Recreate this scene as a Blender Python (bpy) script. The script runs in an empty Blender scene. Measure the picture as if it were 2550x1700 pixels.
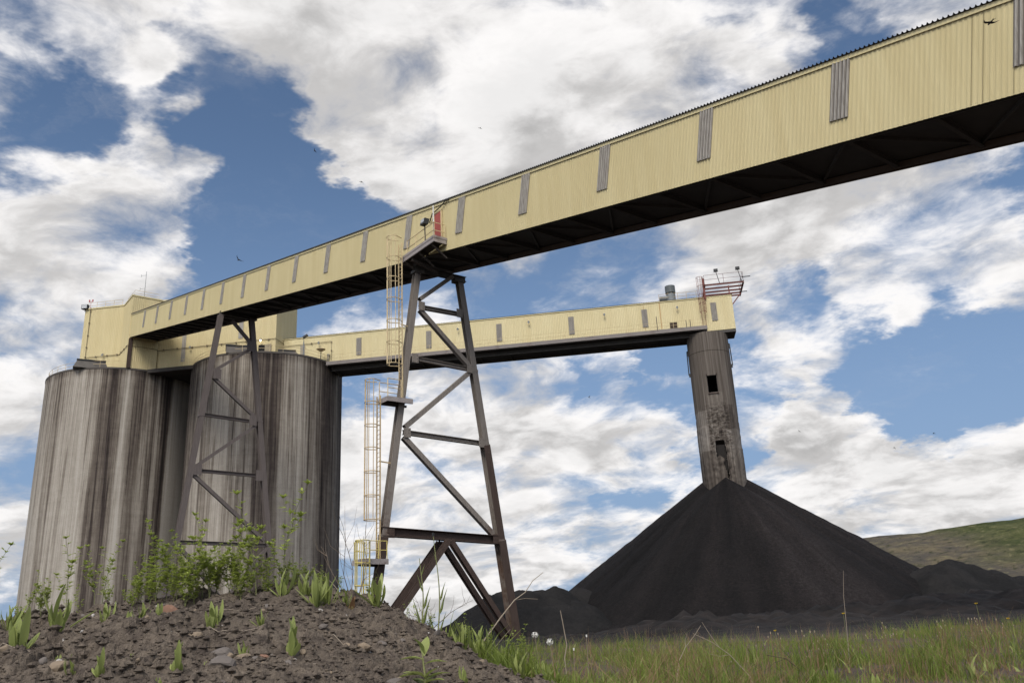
import bpy, math, random
import numpy as np
from mathutils import Vector, Matrix
random.seed(7); RNG=np.random.default_rng(7)
sc=bpy.context.scene
COL=sc.collection
R=math.radians
# ------------------------------------------------------------------ camera
PITCH,ROLL=0.32341,-0.04907
cp_,sp_=math.cos(PITCH),math.sin(PITCH); cr_,sr_=math.cos(ROLL),math.sin(ROLL)
FWD=Vector((0,cp_,sp_)); UP0=Vector((0,-sp_,cp_)); RT0=Vector((1,0,0))
CR=RT0*cr_+UP0*sr_; CU=UP0*cr_-RT0*sr_
cam=bpy.data.cameras.new('camera'); cam.lens=30.0; cam.sensor_width=36; cam.clip_start=.05; cam.clip_end=9000
camo=bpy.data.objects.new('camera',cam); COL.objects.link(camo)
M4=Matrix(((CR.x,CU.x,-FWD.x,0),(CR.y,CU.y,-FWD.y,0),(CR.z,CU.z,-FWD.z,1.0),(0,0,0,1)))
camo.matrix_world=M4; sc.camera=camo
# ------------------------------------------------------------------ view, sun, sky
sc.view_settings.view_transform='Standard'; sc.view_settings.look='None'
sc.view_settings.gamma=1; sc.view_settings.exposure=0.12
sc.render.engine='CYCLES'
sc.cycles.use_denoising=True
sc.cycles.max_bounces=5; sc.cycles.diffuse_bounces=3; sc.cycles.glossy_bounces=2; sc.cycles.transparent_max_bounces=4
SUN_AZ,SUN_EL=R(192),R(48)     # compass azimuth from +Y clockwise: the sun stands behind the viewer's back
SUND=Vector((math.sin(SUN_AZ)*math.cos(SUN_EL),math.cos(SUN_AZ)*math.cos(SUN_EL),math.sin(SUN_EL)))
sl=bpy.data.lights.new('sun','SUN'); sl.energy=2.4; sl.angle=R(24); sl.color=(1,.95,.87)
so=bpy.data.objects.new('sun',sl); COL.objects.link(so)
so.rotation_euler=SUND.to_track_quat('Z','Y').to_euler()
BLOBS=[(-0.439,0.677,0.591,0.99254,0.3),(-0.348,0.709,0.613,0.99395,0.26),(-0.264,0.733,0.627,0.99744,0.2),(-0.416,0.714,0.563,0.99764,0.28),(-0.483,0.705,0.519,0.99924,0.3),(-0.114,0.771,0.627,0.97923,0.45),
(0.002,0.804,0.594,0.97564,0.5),(0.123,0.793,0.596,0.98242,0.4),(-0.075,0.840,0.538,0.99178,0.4),(-0.163,0.836,0.523,0.99755,0.3),(0.170,0.810,0.561,0.98766,0.35),(0.282,0.764,0.581,0.99778,0.2),
(0.046,0.869,0.492,0.99525,0.3),(-0.341,0.809,0.479,0.99579,0.34),(-0.387,0.771,0.506,0.99857,0.32),(-0.302,0.819,0.488,0.99877,0.2),(-0.478,0.777,0.409,0.99189,0.4),(-0.440,0.812,0.383,0.99293,0.35),
(-0.494,0.816,0.301,0.98949,0.4),(-0.389,0.827,0.407,0.99815,0.25),(-0.358,0.848,0.390,0.99846,0.3),(-0.450,0.825,0.340,0.99603,0.3),(0.453,0.695,0.558,0.99693,0.3),(-0.070,0.875,0.479,0.99585,0.3),
(-0.131,0.880,0.457,0.99789,0.2),(0.143,0.900,0.413,0.98674,0.4),(0.285,0.862,0.420,0.98757,0.4),(0.390,0.830,0.398,0.99260,0.35),(0.447,0.798,0.404,0.99435,0.3),(0.056,0.924,0.379,0.99633,0.3),
(0.214,0.901,0.377,0.99531,0.3),(0.509,0.788,0.346,0.99764,0.3),(0.328,0.870,0.368,0.99804,0.15),(0.435,0.845,0.311,0.99741,0.3),(0.388,0.872,0.299,0.99812,0.3),(0.302,0.913,0.274,0.99758,0.34),
(-0.138,0.931,0.337,0.99450,0.25),(0.008,0.972,0.236,0.98644,0.45),(-0.094,0.972,0.215,0.99304,0.4),(-0.170,0.971,0.168,0.99167,0.45),(-0.098,0.991,0.094,0.99002,0.4),(-0.022,0.990,0.139,0.99153,0.4),
(0.109,0.968,0.225,0.99637,0.3),(0.184,0.951,0.248,0.99865,0.2),(0.065,0.984,0.164,0.99864,0.35),(0.131,0.973,0.189,0.99828,0.25),(0.178,0.971,0.161,0.99898,0.3),(0.323,0.927,0.190,0.99764,0.4),
(0.378,0.914,0.151,0.99583,0.35),(0.452,0.882,0.132,0.99169,0.45),(0.372,0.923,0.097,0.99272,0.4),(0.269,0.954,0.130,0.99716,0.3),(0.500,0.851,0.160,0.99722,0.35),(-0.516,0.839,0.172,0.99636,0.4),
(-0.504,0.858,0.101,0.99360,0.4),(-0.051,0.998,0.044,0.99189,0.35),(0.075,0.994,0.086,0.99793,0.2),(-0.312,0.766,0.562,0.99475,-0.42),(-0.266,0.799,0.539,0.99626,-0.4),(-0.371,0.757,0.538,0.99937,-0.12),
(-0.451,0.735,0.507,0.99722,-0.34),(-0.237,0.775,0.586,0.99880,-0.25),(-0.227,0.864,0.449,0.99542,-0.35),(-0.291,0.852,0.435,0.99802,-0.3),(-0.187,0.859,0.477,0.99795,-0.3),(-0.157,0.891,0.425,0.99526,-0.35),
(-0.430,0.774,0.464,0.99889,-0.25),(-0.277,0.881,0.384,0.99709,-0.35),(-0.201,0.804,0.560,0.99930,-0.15),(0.344,0.754,0.559,0.99745,-0.4),(0.267,0.748,0.608,0.99935,-0.2),(0.374,0.726,0.578,0.99892,-0.2),
(0.049,0.842,0.538,0.99868,-0.3),(-0.506,0.829,0.236,0.99919,-0.35),(-0.012,0.937,0.349,0.99860,-0.25),(-0.035,0.921,0.388,0.99946,-0.2),(0.369,0.864,0.342,0.99907,-0.2),(0.318,0.894,0.316,0.99873,-0.25),
(0.443,0.863,0.244,0.99485,-0.36),(0.377,0.895,0.238,0.99771,-0.3),(0.498,0.821,0.279,0.99893,-0.2),(0.478,0.849,0.224,0.99615,-0.4),(0.277,0.931,0.238,0.99927,-0.2),(0.505,0.770,0.390,0.99920,-0.25),
(0.162,0.945,0.284,0.99923,-0.3),(0.036,0.958,0.284,0.99945,-0.2),(0.071,0.961,0.267,0.99861,-0.25),(-0.171,0.949,0.265,0.99947,-0.3),(0.095,0.981,0.167,0.99947,-0.3),(0.025,0.996,0.088,0.99925,-0.25),
(0.269,0.945,0.186,0.99968,-0.2),(0.406,0.893,0.197,0.99910,-0.25)]

w=bpy.data.worlds.new('World'); sc.world=w; w.use_nodes=True
nt=w.node_tree; nt.nodes.clear()
class NG:
    """small helper to write node trees"""
    def __init__(s,nt): s.nt=nt
    def n(s,t,**k):
        o=s.nt.nodes.new(t)
        for a,v in k.items(): setattr(o,a,v)
        return o
    def put(s,sock,v):
        if isinstance(v,bpy.types.NodeSocket): s.nt.links.new(v,sock)
        elif v is not None: sock.default_value=v
    def math(s,op,a,b=None,c=None,clamp=False):
        o=s.n('ShaderNodeMath',operation=op,use_clamp=clamp)
        for i,v in enumerate((a,b,c)): s.put(o.inputs[i],v)
        return o.outputs[0]
    def vec(s,op,a,b=None,scale=None):
        o=s.n('ShaderNodeVectorMath',operation=op); s.put(o.inputs[0],a)
        if b is not None: s.put(o.inputs[1],b)
        if scale is not None: s.put(o.inputs['Scale'],scale)
        return o.outputs['Value'] if op in('DOT_PRODUCT','LENGTH','DISTANCE') else o.outputs[0]
    def rng(s,v,a,b,c=0,d=1,kind='SMOOTHSTEP'):
        o=s.n('ShaderNodeMapRange',interpolation_type=kind)
        for i,x in enumerate((v,a,b,c,d)): s.put(o.inputs[i],x)
        return o.outputs[0]
    def noise(s,v,scale,detail=4,rough=.55,dist=0,dim='3D',lac=2.0):
        o=s.n('ShaderNodeTexNoise',noise_dimensions=dim); s.put(o.inputs['Vector'],v)
        for k,x in(('Scale',scale),('Detail',detail),('Roughness',rough),('Distortion',dist),('Lacunarity',lac)): o.inputs[k].default_value=x
        return o.outputs['Fac']
    def mix(s,f,a,b,mode='MIX'):
        o=s.n('ShaderNodeMix',data_type='RGBA',blend_type=mode); o.clamp_factor=True
        s.put(o.inputs[0],f); s.put(o.inputs[6],a); s.put(o.inputs[7],b); return o.outputs[2]
    def ramp(s,f,stops,interp='LINEAR'):
        o=s.n('ShaderNodeValToRGB'); s.put(o.inputs[0],f); e=o.color_ramp; e.interpolation=interp
        while len(e.elements)<len(stops): e.elements.new(.5)
        for q,(p,c) in zip(e.elements,stops): q.position=p; q.color=c if len(c)==4 else (*c,1)
        return o.outputs[0]
    def sep(s,v):
        o=s.n('ShaderNodeSeparateXYZ'); s.put(o.inputs[0],v); return o.outputs
    def comb(s,x,y,z):
        o=s.n('ShaderNodeCombineXYZ')
        for i,v in enumerate((x,y,z)): s.put(o.inputs[i],v)
        return o.outputs[0]
def g3(v): return (v,v,v,1)
g=NG(nt)
SKY_STRENGTH=.10
sky=g.n('ShaderNodeTexSky',sky_type='NISHITA'); sky.sun_disc=False
sky.sun_elevation=SUN_EL; sky.sun_rotation=SUN_AZ; sky.air_density=1.0; sky.dust_density=.6; sky.ozone_density=1.0
D=g.n('ShaderNodeTexCoord').outputs['Generated']
dx,dy,dz=g.sep(D)
zz=g.math('ADD',g.math('MAXIMUM',dz,0.0),.30)
px_,py_=g.math('DIVIDE',dx,zz),g.math('DIVIDE',dy,zz)
PL=g.comb(px_,py_,g.math('MULTIPLY',dz,1.5))
al_=g.math('ADD',g.math('MULTIPLY',px_,.80),g.math('MULTIPLY',py_,-.60)); ac_=g.math('ADD',g.math('MULTIPLY',px_,.60),g.math('MULTIPLY',py_,.80))
PS=g.comb(g.math('MULTIPLY',al_,.92),ac_,g.math('MULTIPLY',dz,1.5))   # clouds drawn out along the wind
warp=g.n('ShaderNodeTexNoise'); g.put(warp.inputs['Vector'],PL); warp.inputs['Scale'].default_value=2.6; warp.inputs['Detail'].default_value=3
PW=g.vec('ADD',PS,g.vec('SCALE',g.vec('SUBTRACT',warp.outputs['Color'],(.5,.5,.5)),scale=.20))
n1c=g.noise(PW,2.9,13,.585,.0)
off=g.vec('ADD',PW,(SUND.x*.05,SUND.y*.05,.07))
n2c=g.noise(off,2.9,8,.57,.0)
fine=g.noise(PW,8.5,10,.63,.15)
w2=g.n('ShaderNodeTexNoise'); g.put(w2.inputs['Vector'],PL); w2.inputs['Scale'].default_value=3.2; w2.inputs['Detail'].default_value=6; w2.inputs['Roughness'].default_value=.62
DW=g.vec('NORMALIZE',g.vec('ADD',D,g.vec('SCALE',g.vec('SUBTRACT',w2.outputs['Color'],(.5,.5,.5)),scale=.26)))
guide=None
for (bx,by,bz,ca,wt) in BLOBS:
    d=g.vec('DOT_PRODUCT',DW,(bx,by,bz)); v=g.rng(d,ca,1.0,0,wt)
    guide=v if guide is None else g.math('ADD',guide,v)
guide=g.math('MINIMUM',g.math('MAXIMUM',guide,-.34),.36)
dens=g.math('ADD',g.math('MULTIPLY_ADD',g.math('SUBTRACT',n1c,.5),2.55,.405),g.math('MULTIPLY',guide,.95))
dens=g.math('ADD',dens,g.math('MULTIPLY',g.math('SUBTRACT',fine,.5),.80))
alpha=g.math('POWER',g.rng(dens,.25,.86,0,1),1.1)
thick=g.rng(dens,.62,1.25,0,1)
relief=g.rng(g.math('SUBTRACT',n1c,n2c),-.10,.09,0,1)
bright=g.math('MULTIPLY_ADD',relief,.38,.58)
bright=g.math('SUBTRACT',bright,g.math('MULTIPLY',thick,.16))
tint=g.mix(thick,(1.0,.978,.968,1),(.985,.972,.965,1))
veil=g.noise(g.vec('ADD',PS,g.vec('SCALE',g.vec('SUBTRACT',w2.outputs['Color'],(.5,.5,.5)),scale=.5)),3.6,9,.62,.0)
veil=g.math('MULTIPLY',g.rng(veil,.53,.80,0,.34),g.rng(guide,-.36,-.10,.25,1))
alpha=g.math('SUBTRACT',1.0,g.math('MULTIPLY',g.math('SUBTRACT',1.0,alpha),g.math('SUBTRACT',1.0,veil)))
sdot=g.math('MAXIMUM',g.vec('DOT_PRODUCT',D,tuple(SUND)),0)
glow=g.math('MULTIPLY_ADD',g.math('POWER',sdot,3),6.5,1.0)    # clouds brightened towards the sun, behind the viewer, as added fill light
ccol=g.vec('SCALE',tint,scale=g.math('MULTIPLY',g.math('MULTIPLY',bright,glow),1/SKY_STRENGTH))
# the clear sky between the clouds
blue=g.mix(1.0,sky.outputs[0],(.88,.94,.99,1),'MULTIPLY')
blue=g.mix(g.rng(dz,.55,.0,0,.85),blue,(.205/SKY_STRENGTH,.305/SKY_STRENGTH,.50/SKY_STRENGTH,1))
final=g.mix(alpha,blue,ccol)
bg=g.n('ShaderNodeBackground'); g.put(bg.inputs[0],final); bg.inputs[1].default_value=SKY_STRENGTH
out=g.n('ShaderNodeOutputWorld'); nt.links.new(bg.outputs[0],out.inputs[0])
w.cycles.sampling_method='MANUAL'; w.cycles.sample_map_resolution=512

# ------------------------------------------------------------------ helpers
def V(*a): return np.array(a,float)
def nrm(v): v=np.asarray(v,float); return v/np.linalg.norm(v)
WL={}
class MB:
    """collects faces; build() links them as ONE mesh object"""
    def __init__(s): s.v=[];s.f=[];s.m=[];s.n=0
    def add(s,vs,fs,mi=0):
        vs=np.asarray(vs,float).reshape(-1,3); b=s.n; s.v.append(vs); s.n+=len(vs)
        for q in fs: s.f.append(tuple(b+i for i in q)); s.m.append(mi)
    def obox(s,c,ax,ay,az,mi=0):
        c,ax,ay,az=[np.asarray(q,float) for q in(c,ax,ay,az)]
        P=[c+sx*ax+sy*ay+sz*az for sz in(-1,1) for sy in(-1,1) for sx in(-1,1)]
        F=[(0,2,3,1),(4,5,7,6),(0,1,5,4),(2,6,7,3),(0,4,6,2),(1,3,7,5)]
        if np.dot(np.cross(ax,ay),az)<0: F=[q[::-1] for q in F]
        s.add(P,F,mi)
    def hexa(s,P,mi=0): # 8 points: bottom loop 4 (ccw seen from above), top loop 4
        s.add(P,[(3,2,1,0),(4,5,6,7),(0,1,5,4),(1,2,6,5),(2,3,7,6),(3,0,4,7)],mi)
    def box(s,x0,x1,y0,y1,z0,z1,mi=0):
        s.obox(((x0+x1)/2,(y0+y1)/2,(z0+z1)/2),((x1-x0)/2,0,0),(0,(y1-y0)/2,0),(0,0,(z1-z0)/2),mi)
    def tube(s,pts,r,k=6,mi=0,r1=None,cap=True):
        pts=[np.asarray(p,float) for p in pts]; n=len(pts); rings=[]
        ref=None
        for i,p in enumerate(pts):
            t=nrm(pts[min(i+1,n-1)]-pts[max(i-1,0)])
            if ref is None: ref=V(0,0,1) if abs(t[2])<.9 else V(1,0,0)
            a=np.cross(t,ref); 
            if np.linalg.norm(a)<1e-6: a=np.cross(t,V(.3,1,.2))
            a=nrm(a); b=np.cross(t,a); ref=np.cross(a,t)
            rr=r if r1 is None else r+(r1-r)*i/max(1,n-1)
            rings.append([p+rr*(math.cos(2*math.pi*j/k)*a+math.sin(2*math.pi*j/k)*b) for j in range(k)])
        F=[]
        for i in range(n-1):
            for j in range(k): F.append((i*k+j,i*k+(j+1)%k,(i+1)*k+(j+1)%k,(i+1)*k+j))
        if cap: F.append(tuple(range(k))[::-1]); F.append(tuple((n-1)*k+j for j in range(k)))
        s.add(np.concatenate([np.array(q) for q in rings]),F,mi)
    def bar(s,P,Q,w,d,ref,mi=0): # rectangular bar, w along ref
        P,Q=np.asarray(P,float),np.asarray(Q,float); a=Q-P; L=np.linalg.norm(a); t=a/L
        f=np.asarray(ref,float); f=nrm(f-t*np.dot(f,t)); gq=np.cross(t,f)
        s.obox((P+Q)/2,f*w/2,gq*d/2,t*L/2,mi)
    def hbeam(s,P,Q,ref,d,w,t=.035,mi=0,mi1=None):
        """H section; flanges face +-ref, d deep over the flanges, w wide; mi1 = material of the +ref flange"""
        P,Q=np.asarray(P,float),np.asarray(Q,float); a=Q-P; L=np.linalg.norm(a); tt=a/L
        f=np.asarray(ref,float); f=nrm(f-tt*np.dot(f,tt)); gq=np.cross(tt,f); c=(P+Q)/2
        for sg in(-1,1): s.obox(c+f*sg*(d-t)/2,f*t/2,gq*w/2,tt*L/2,mi if(sg<0 or mi1 is None) else mi1)
        s.obox(c,f*(d/2-t),gq*t/2,tt*(L/2-.002),mi)
    def channel(s,P,Q,ref,d,w,t=.03,mi=0):
        """C section: back faces +ref, lips point to -ref"""
        P,Q=np.asarray(P,float),np.asarray(Q,float); a=Q-P; L=np.linalg.norm(a); tt=a/L
        f=np.asarray(ref,float); f=nrm(f-tt*np.dot(f,tt)); gq=np.cross(tt,f); c=(P+Q)/2
        s.obox(c,f*t/2,gq*w/2,tt*L/2,mi)
        for sg in(-1,1): s.obox(c-f*(d/2+t/2)+gq*sg*(w-t)/2,f*d/2,gq*t/2,tt*L/2,mi)
    def corr(s,PF,a0,a1,pitch,nv,depth,b0,b1,mi=0,prof=((0,0),(.28,0),(.42,1),(.72,1),(.86,0))):
        """ribbed sheet: PF(a,b) -> point, ribs stand depth along nv; b0/b1 numbers"""
        nv=np.asarray(nv,float); k0=int(math.floor(a0/pitch)); al=[]
        k=k0
        while True:
            for q,h in prof[:-1] if False else prof:
                a=(k+q)*pitch
                if a0-1e-9<=a<=a1+1e-9: al.append((a,h))
            k+=1
            if k*pitch>a1: break
        if not al or al[0][0]>a0+1e-6: al.insert(0,(a0,0))
        if al[-1][0]<a1-1e-6: al.append((a1,0))
        vs=[];n=len(al)
        for a,h in al:
            vs.append(PF(a,b0)+nv*depth*h); vs.append(PF(a,b1)+nv*depth*h)
        s.add(vs,[(2*i,2*i+2,2*i+3,2*i+1) for i in range(n-1)],mi)
    def build(s,name,mats,parent=None,loc=None,smooth=False,raw=False):
        me=bpy.data.meshes.new(name); vs=np.concatenate(s.v) if s.v else np.zeros((0,3))
        L=np.zeros(3)
        if parent is not None: L=WL[parent.name]
        elif loc is not None: L=np.asarray(loc,float)
        if not raw: vs=vs-L
        fs=s.f; me.vertices.add(len(vs)); me.vertices.foreach_set('co',vs.astype(np.float32).ravel())
        ln=np.array([len(q) for q in fs]); st=np.concatenate([[0],np.cumsum(ln)[:-1]])
        me.loops.add(int(ln.sum())); me.loops.foreach_set('vertex_index',np.fromiter((i for q in fs for i in q),int,int(ln.sum())))
        me.polygons.add(len(fs)); me.polygons.foreach_set('loop_start',st); me.polygons.foreach_set('material_index',np.array(s.m,int))
        me.polygons.foreach_set('use_smooth',np.full(len(fs),bool(smooth)))
        me.update(calc_edges=True); me.validate()
        if not isinstance(mats,(list,tuple)): mats=[mats]
        for m in mats: me.materials.append(m)
        o=bpy.data.objects.new(name,me); COL.objects.link(o)
        if parent is not None: o.parent=parent; WL[o.name]=L
        else: o.location=L; WL[o.name]=np.array(L)
        return o
def empty(name,loc):
    o=bpy.data.objects.new(name,None); o.empty_display_size=.3; COL.objects.link(o); o.location=loc; WL[o.name]=np.asarray(loc,float); return o
def tag(o,label=None,cat=None,group=None,kind=None):
    if label: o['label']=label
    if cat: o['category']=cat
    if group: o['group']=group
    if kind: o['kind']=kind
    return o
def thing(name,loc,label,cat,group=None): return tag(empty(name,loc),label,cat,group)
def copy_tree(o,parent=None):
    c=o.copy(); COL.objects.link(c)
    if parent is not None: c.parent=parent
    for ch in o.children: copy_tree(ch,c)
    return c
def grid_obj(name,X,Y,Z,mat,parent=None,loc=None,smooth=True,wrap=False):
    """height field from 2-D arrays"""
    n,m=X.shape; me=bpy.data.meshes.new(name); L=np.zeros(3) if loc is None else np.asarray(loc,float)
    co=np.stack([X-L[0],Y-L[1],Z-L[2]],-1).reshape(-1,3).astype(np.float32)
    me.vertices.add(n*m); me.vertices.foreach_set('co',co.ravel())
    i,j=np.meshgrid(np.arange(n-1),np.arange(m if wrap else m-1),indexing='ij'); j2=(j+1)%m
    q=np.stack([i*m+j,i*m+j2,(i+1)*m+j2,(i+1)*m+j],-1).reshape(-1,4)
    # orient upwards
    a=co[q[0,1]]-co[q[0,0]]; b=co[q[0,3]]-co[q[0,0]]
    if np.cross(a,b)[2]<0: q=q[:,::-1]
    me.loops.add(q.size); me.loops.foreach_set('vertex_index',q.ravel())
    me.polygons.add(len(q)); me.polygons.foreach_set('loop_start',np.arange(len(q))*4)
    me.polygons.foreach_set('use_smooth',np.full(len(q),bool(smooth)))
    me.update(calc_edges=True); me.materials.append(mat)
    o=bpy.data.objects.new(name,me); COL.objects.link(o); o.location=L; WL[o.name]=L
    return o
def soup_obj(name,verts,quads,mat,cols=None,loc=None,raw=False,parent=None,flat=False):
    """verts (N,3), quads (M,4) numpy; cols per-vertex grey shade 'tone'"""
    me=bpy.data.meshes.new(name); L=np.zeros(3) if loc is None else np.asarray(loc,float)
    me.vertices.add(len(verts)); me.vertices.foreach_set('co',((verts-L) if not raw else verts).astype(np.float32).ravel())
    k=quads.shape[1]
    me.loops.add(quads.size); me.loops.foreach_set('vertex_index',quads.ravel())
    me.polygons.add(len(quads)); me.polygons.foreach_set('loop_start',np.arange(len(quads))*k)
    if flat: me.polygons.foreach_set('use_smooth',np.zeros(len(quads),bool))
    me.update(calc_edges=True); me.materials.append(mat)
    if cols is not None:
        at=me.attributes.new('tone','FLOAT','POINT'); at.data.foreach_set('value',cols.astype(np.float32))
    o=bpy.data.objects.new(name,me); COL.objects.link(o); o.location=L; WL[o.name]=L
    if parent is not None: o.parent=parent
    return o
# numpy noise
def _h(i,j,s):
    n=(i*374761393+j*668265263+s*144665)&0xffffffff
    n=((n^(n>>13))*1274126177)&0xffffffff
    n=((n^(n>>16))*2246822519)&0xffffffff
    return ((n^(n>>15))&0xffffff)/float(0xffffff)
def vn(x,y,s=0):
    i=np.floor(x).astype(np.int64); j=np.floor(y).astype(np.int64); u=x-i; v=y-j
    u=u*u*u*(u*(u*6-15)+10); v=v*v*v*(v*(v*6-15)+10)
    return (_h(i,j,s)*(1-u)+_h(i+1,j,s)*u)*(1-v)+(_h(i,j+1,s)*(1-u)+_h(i+1,j+1,s)*u)*v
def fbm(x,y,o=4,s=0,gain=.5):
    a=1.;t=0;n=0
    for k in range(o): t=t+a*(vn(x*2**k+17.3*k,y*2**k-9.1*k,s+k)-.5); n+=a; a*=gain
    return t/n*2
def lumps(x,y,s=0):
    """rounded clods: 1 at a lump's middle, 0 in the gaps; also returns lump id noise"""
    i=np.floor(x).astype(np.int64); j=np.floor(y).astype(np.int64); best=np.full(x.shape,9.); idn=np.zeros(x.shape)
    for a in(-1,0,1):
        for b in(-1,0,1):
            px=i+a+.15+.7*_h(i+a,j+b,s); py=j+b+.15+.7*_h(i+a,j+b,s+5)
            d=(px-x)**2+(py-y)**2; c=d<best; best=np.where(c,d,best); idn=np.where(c,_h(i+a,j+b,s+9),idn)
    return np.sqrt(np.clip(1-best*1.25,0,1))*(.35+.65*idn)
def sm(a,b,x):
    t=np.clip((x-a)/(b-a),0,1); return t*t*(3-2*t)
# crest of the dirt mound: azimuth (deg) -> crest height (m, world)
CREST_AZ=[-40,-32,-27.4,-22.8,-20,-16.9,-14.4,-13,-11,-9.2,-7.4,-5.8,-4,-2.4,-1,1,3,6,10]
CREST_H=[1.0,1.15,1.225,1.305,1.335,1.35,1.335,1.305,1.225,1.18,1.10,1.0,.92,.83,.755,.65,.54,.42,.2]
RC=6.5
def base_ground(x,y):
    near=.36+.0*x
    far=2.0*sm(15,55,x)*sm(50,100,y)
    g=near+(far-near)*sm(30,62,y)
    # rough dark bank behind the grass, higher to the right
    bank=(.35+.032*np.clip(x,0,40))*np.exp(-((y-46-.1*x)/9.)**2)*sm(2,9,x)
    g=g+bank
    r=np.hypot(x,y); return g*sm(1600,300,r)*sm(-60,-5,x+y*.1) if False else g*(1-sm(300,1500,r))
def mound(x,y):
    r=np.hypot(x,y); az=np.degrees(np.arctan2(x,y))
    zc=np.interp(az,CREST_AZ,CREST_H); g=base_ground(x,y)
    z0=.45
    f=zc-(zc-z0)*np.clip((RC-r)/4.,0,1.2)**1.35
    b=zc-.08*(r-RC)**2*6-.18*(r-RC)
    m=np.where(r<RC,f,b)
    return m
def surf(x,y): return np.maximum(mound(x,y),base_ground(x,y))

# ------------------------------------------------------------------ materials
def newmat(name):
    m=bpy.data.materials.new(name); m.use_nodes=True; n=m.node_tree; n.nodes.clear(); q=NG(n)
    b=q.n('ShaderNodeBsdfPrincipled'); o=q.n('ShaderNodeOutputMaterial'); n.links.new(b.outputs[0],o.inputs[0]); q.b=b; q.o=o
    return m,q
def fin(q,col,rough=.8,spec=.3,metal=0,bump=None,bs=.3,bd=.02):
    q.put(q.b.inputs['Base Color'],col); q.put(q.b.inputs['Roughness'],rough); q.b.inputs['Specular IOR Level'].default_value=spec; q.b.inputs['Metallic'].default_value=metal
    if bump is not None:
        o=q.n('ShaderNodeBump'); o.inputs['Strength'].default_value=bs; o.inputs['Distance'].default_value=bd
        q.put(o.inputs['Height'],bump); q.nt.links.new(o.outputs[0],q.b.inputs['Normal'])
def c4(c): return (*c,1)
def plain(name,col,rough=.8,var=.15,scale=3.0,spec=.3,metal=0,dirt=None):
    m,q=newmat(name); P=q.n('ShaderNodeNewGeometry').outputs['Position']
    f=q.noise(P,scale,5,.6); a=tuple(x*(1-var) for x in col); b=tuple(min(1,x*(1+var)) for x in col)
    c=q.mix(f,c4(a),c4(b))
    if dirt: c=q.mix(q.rng(q.noise(P,scale*.6,6,.65),.52,.72,0,.8),c,c4(dirt))
    fin(q,c,rough,spec,metal); return m
def yellow(name,col,pitch_streak=1.2,rust=.15):
    m,q=newmat(name); P=q.n('ShaderNodeNewGeometry').outputs['Position']; x,y,z=q.sep(P)
    st=q.noise(q.comb(q.math('MULTIPLY',x,pitch_streak),q.math('MULTIPLY',y,pitch_streak),q.math('MULTIPLY',z,.10)),1.0,5,.6)
    bl=q.noise(P,.16,4,.6)
    c=q.mix(q.rng(st,.3,.75),c4(col),c4(tuple(v*s for v,s in zip(col,(.90,.875,.83)))))
    c=q.mix(q.rng(bl,.35,.7,0,.5),c,c4(tuple(v*s for v,s in zip(col,(.88,.87,.84)))))
    ru=q.noise(q.comb(q.math('MULTIPLY',x,3.),q.math('MULTIPLY',y,3.),q.math('MULTIPLY',z,.25)),1.0,4,.7)
    c=q.mix(q.rng(ru,.68,.82,0,rust),c,(.36,.17,.07,1))
    fin(q,c,.62,.25); return m
MY1=yellow('cream_sheet_metal',(.575,.488,.268)); MY2=yellow('cream_wall_metal',(.59,.498,.280),1.0,.25)
MY3=yellow('level_gallery_sheet',(.615,.53,.31),1.0,.25)
MTRIM=plain('cream_trim',(.58,.492,.27),.6,.08)
MROOF=plain('dark_roof_sheet',(.085,.08,.075),.6,.25)
MPANEL=None
def panelmat():
    m,q=newmat('weathered_fibreglass'); P=q.n('ShaderNodeNewGeometry').outputs['Position']; x,y,z=q.sep(P)
    st=q.noise(q.comb(q.math('MULTIPLY',x,9.),q.math('MULTIPLY',y,9.),q.math('MULTIPLY',z,.5)),1.0,4,.65)
    c=q.mix(q.rng(st,.35,.7),(.385,.355,.31,1),(.25,.228,.198,1)); fin(q,c,.5,.3); return m
MPANEL=panelmat(); MGRIME=plain('panel_grime',(.135,.12,.105),.8,.25,4)
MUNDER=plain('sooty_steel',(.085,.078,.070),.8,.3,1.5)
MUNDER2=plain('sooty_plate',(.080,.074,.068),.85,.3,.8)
MRUSTCHORD=plain('rusty_chord',(.12,.09,.07),.8,.35,2)
def steel(name,base,rust,lo,hi,amt=1.0):
    m,q=newmat(name); P=q.n('ShaderNodeNewGeometry').outputs['Position']; x,y,z=q.sep(P)
    n=q.noise(P,1.6,6,.65); f=q.math('ADD',q.rng(z,lo,hi,.30*amt,0),q.math('MULTIPLY',q.math('SUBTRACT',n,.5),.9))
    s=q.noise(q.comb(q.math('MULTIPLY',x,14.),q.math('MULTIPLY',y,14.),q.math('MULTIPLY',z,.8)),1.0,4,.6)
    c=q.mix(q.rng(s,.35,.7),c4(base),c4(tuple(v*.78 for v in base)))
    c=q.mix(q.rng(f,.12,.42,0,.85),c,c4(rust)); fin(q,c,.75,.2); return m
MSTEEL=steel('grey_painted_steel',(.225,.195,.168),(.085,.045,.03),4,14)
MSTEEL1=steel('mauve_grey_steel',(.138,.114,.104),(.09,.06,.05),-10,-5)
MRUST=steel('rust_brown_steel',(.074,.051,.041),(.050,.031,.025),2,20,.6)
MPLAT=plain('platform_steel',(.29,.255,.24),.7,.2,2,dirt=(.10,.07,.055))
MPLATD=plain('platform_grating',(.07,.058,.05),.8,.25,3)
MCREAM=plain('cream_handrail',(.60,.47,.27),.55,.12,2,dirt=(.33,.22,.12))
MYEL=plain('yellow_handrail',(.56,.46,.15),.55,.12,2,dirt=(.36,.26,.12))
MORANGE=plain('rust_streaked_handrail',(.50,.37,.20),.6,.2,2,dirt=(.34,.20,.11))
MRED=plain('red_door_paint',(.34,.075,.055),.5,.12,2)
MREDST=plain('red_oxide_steel',(.20,.065,.05),.65,.2,2,dirt=(.11,.055,.045))
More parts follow.
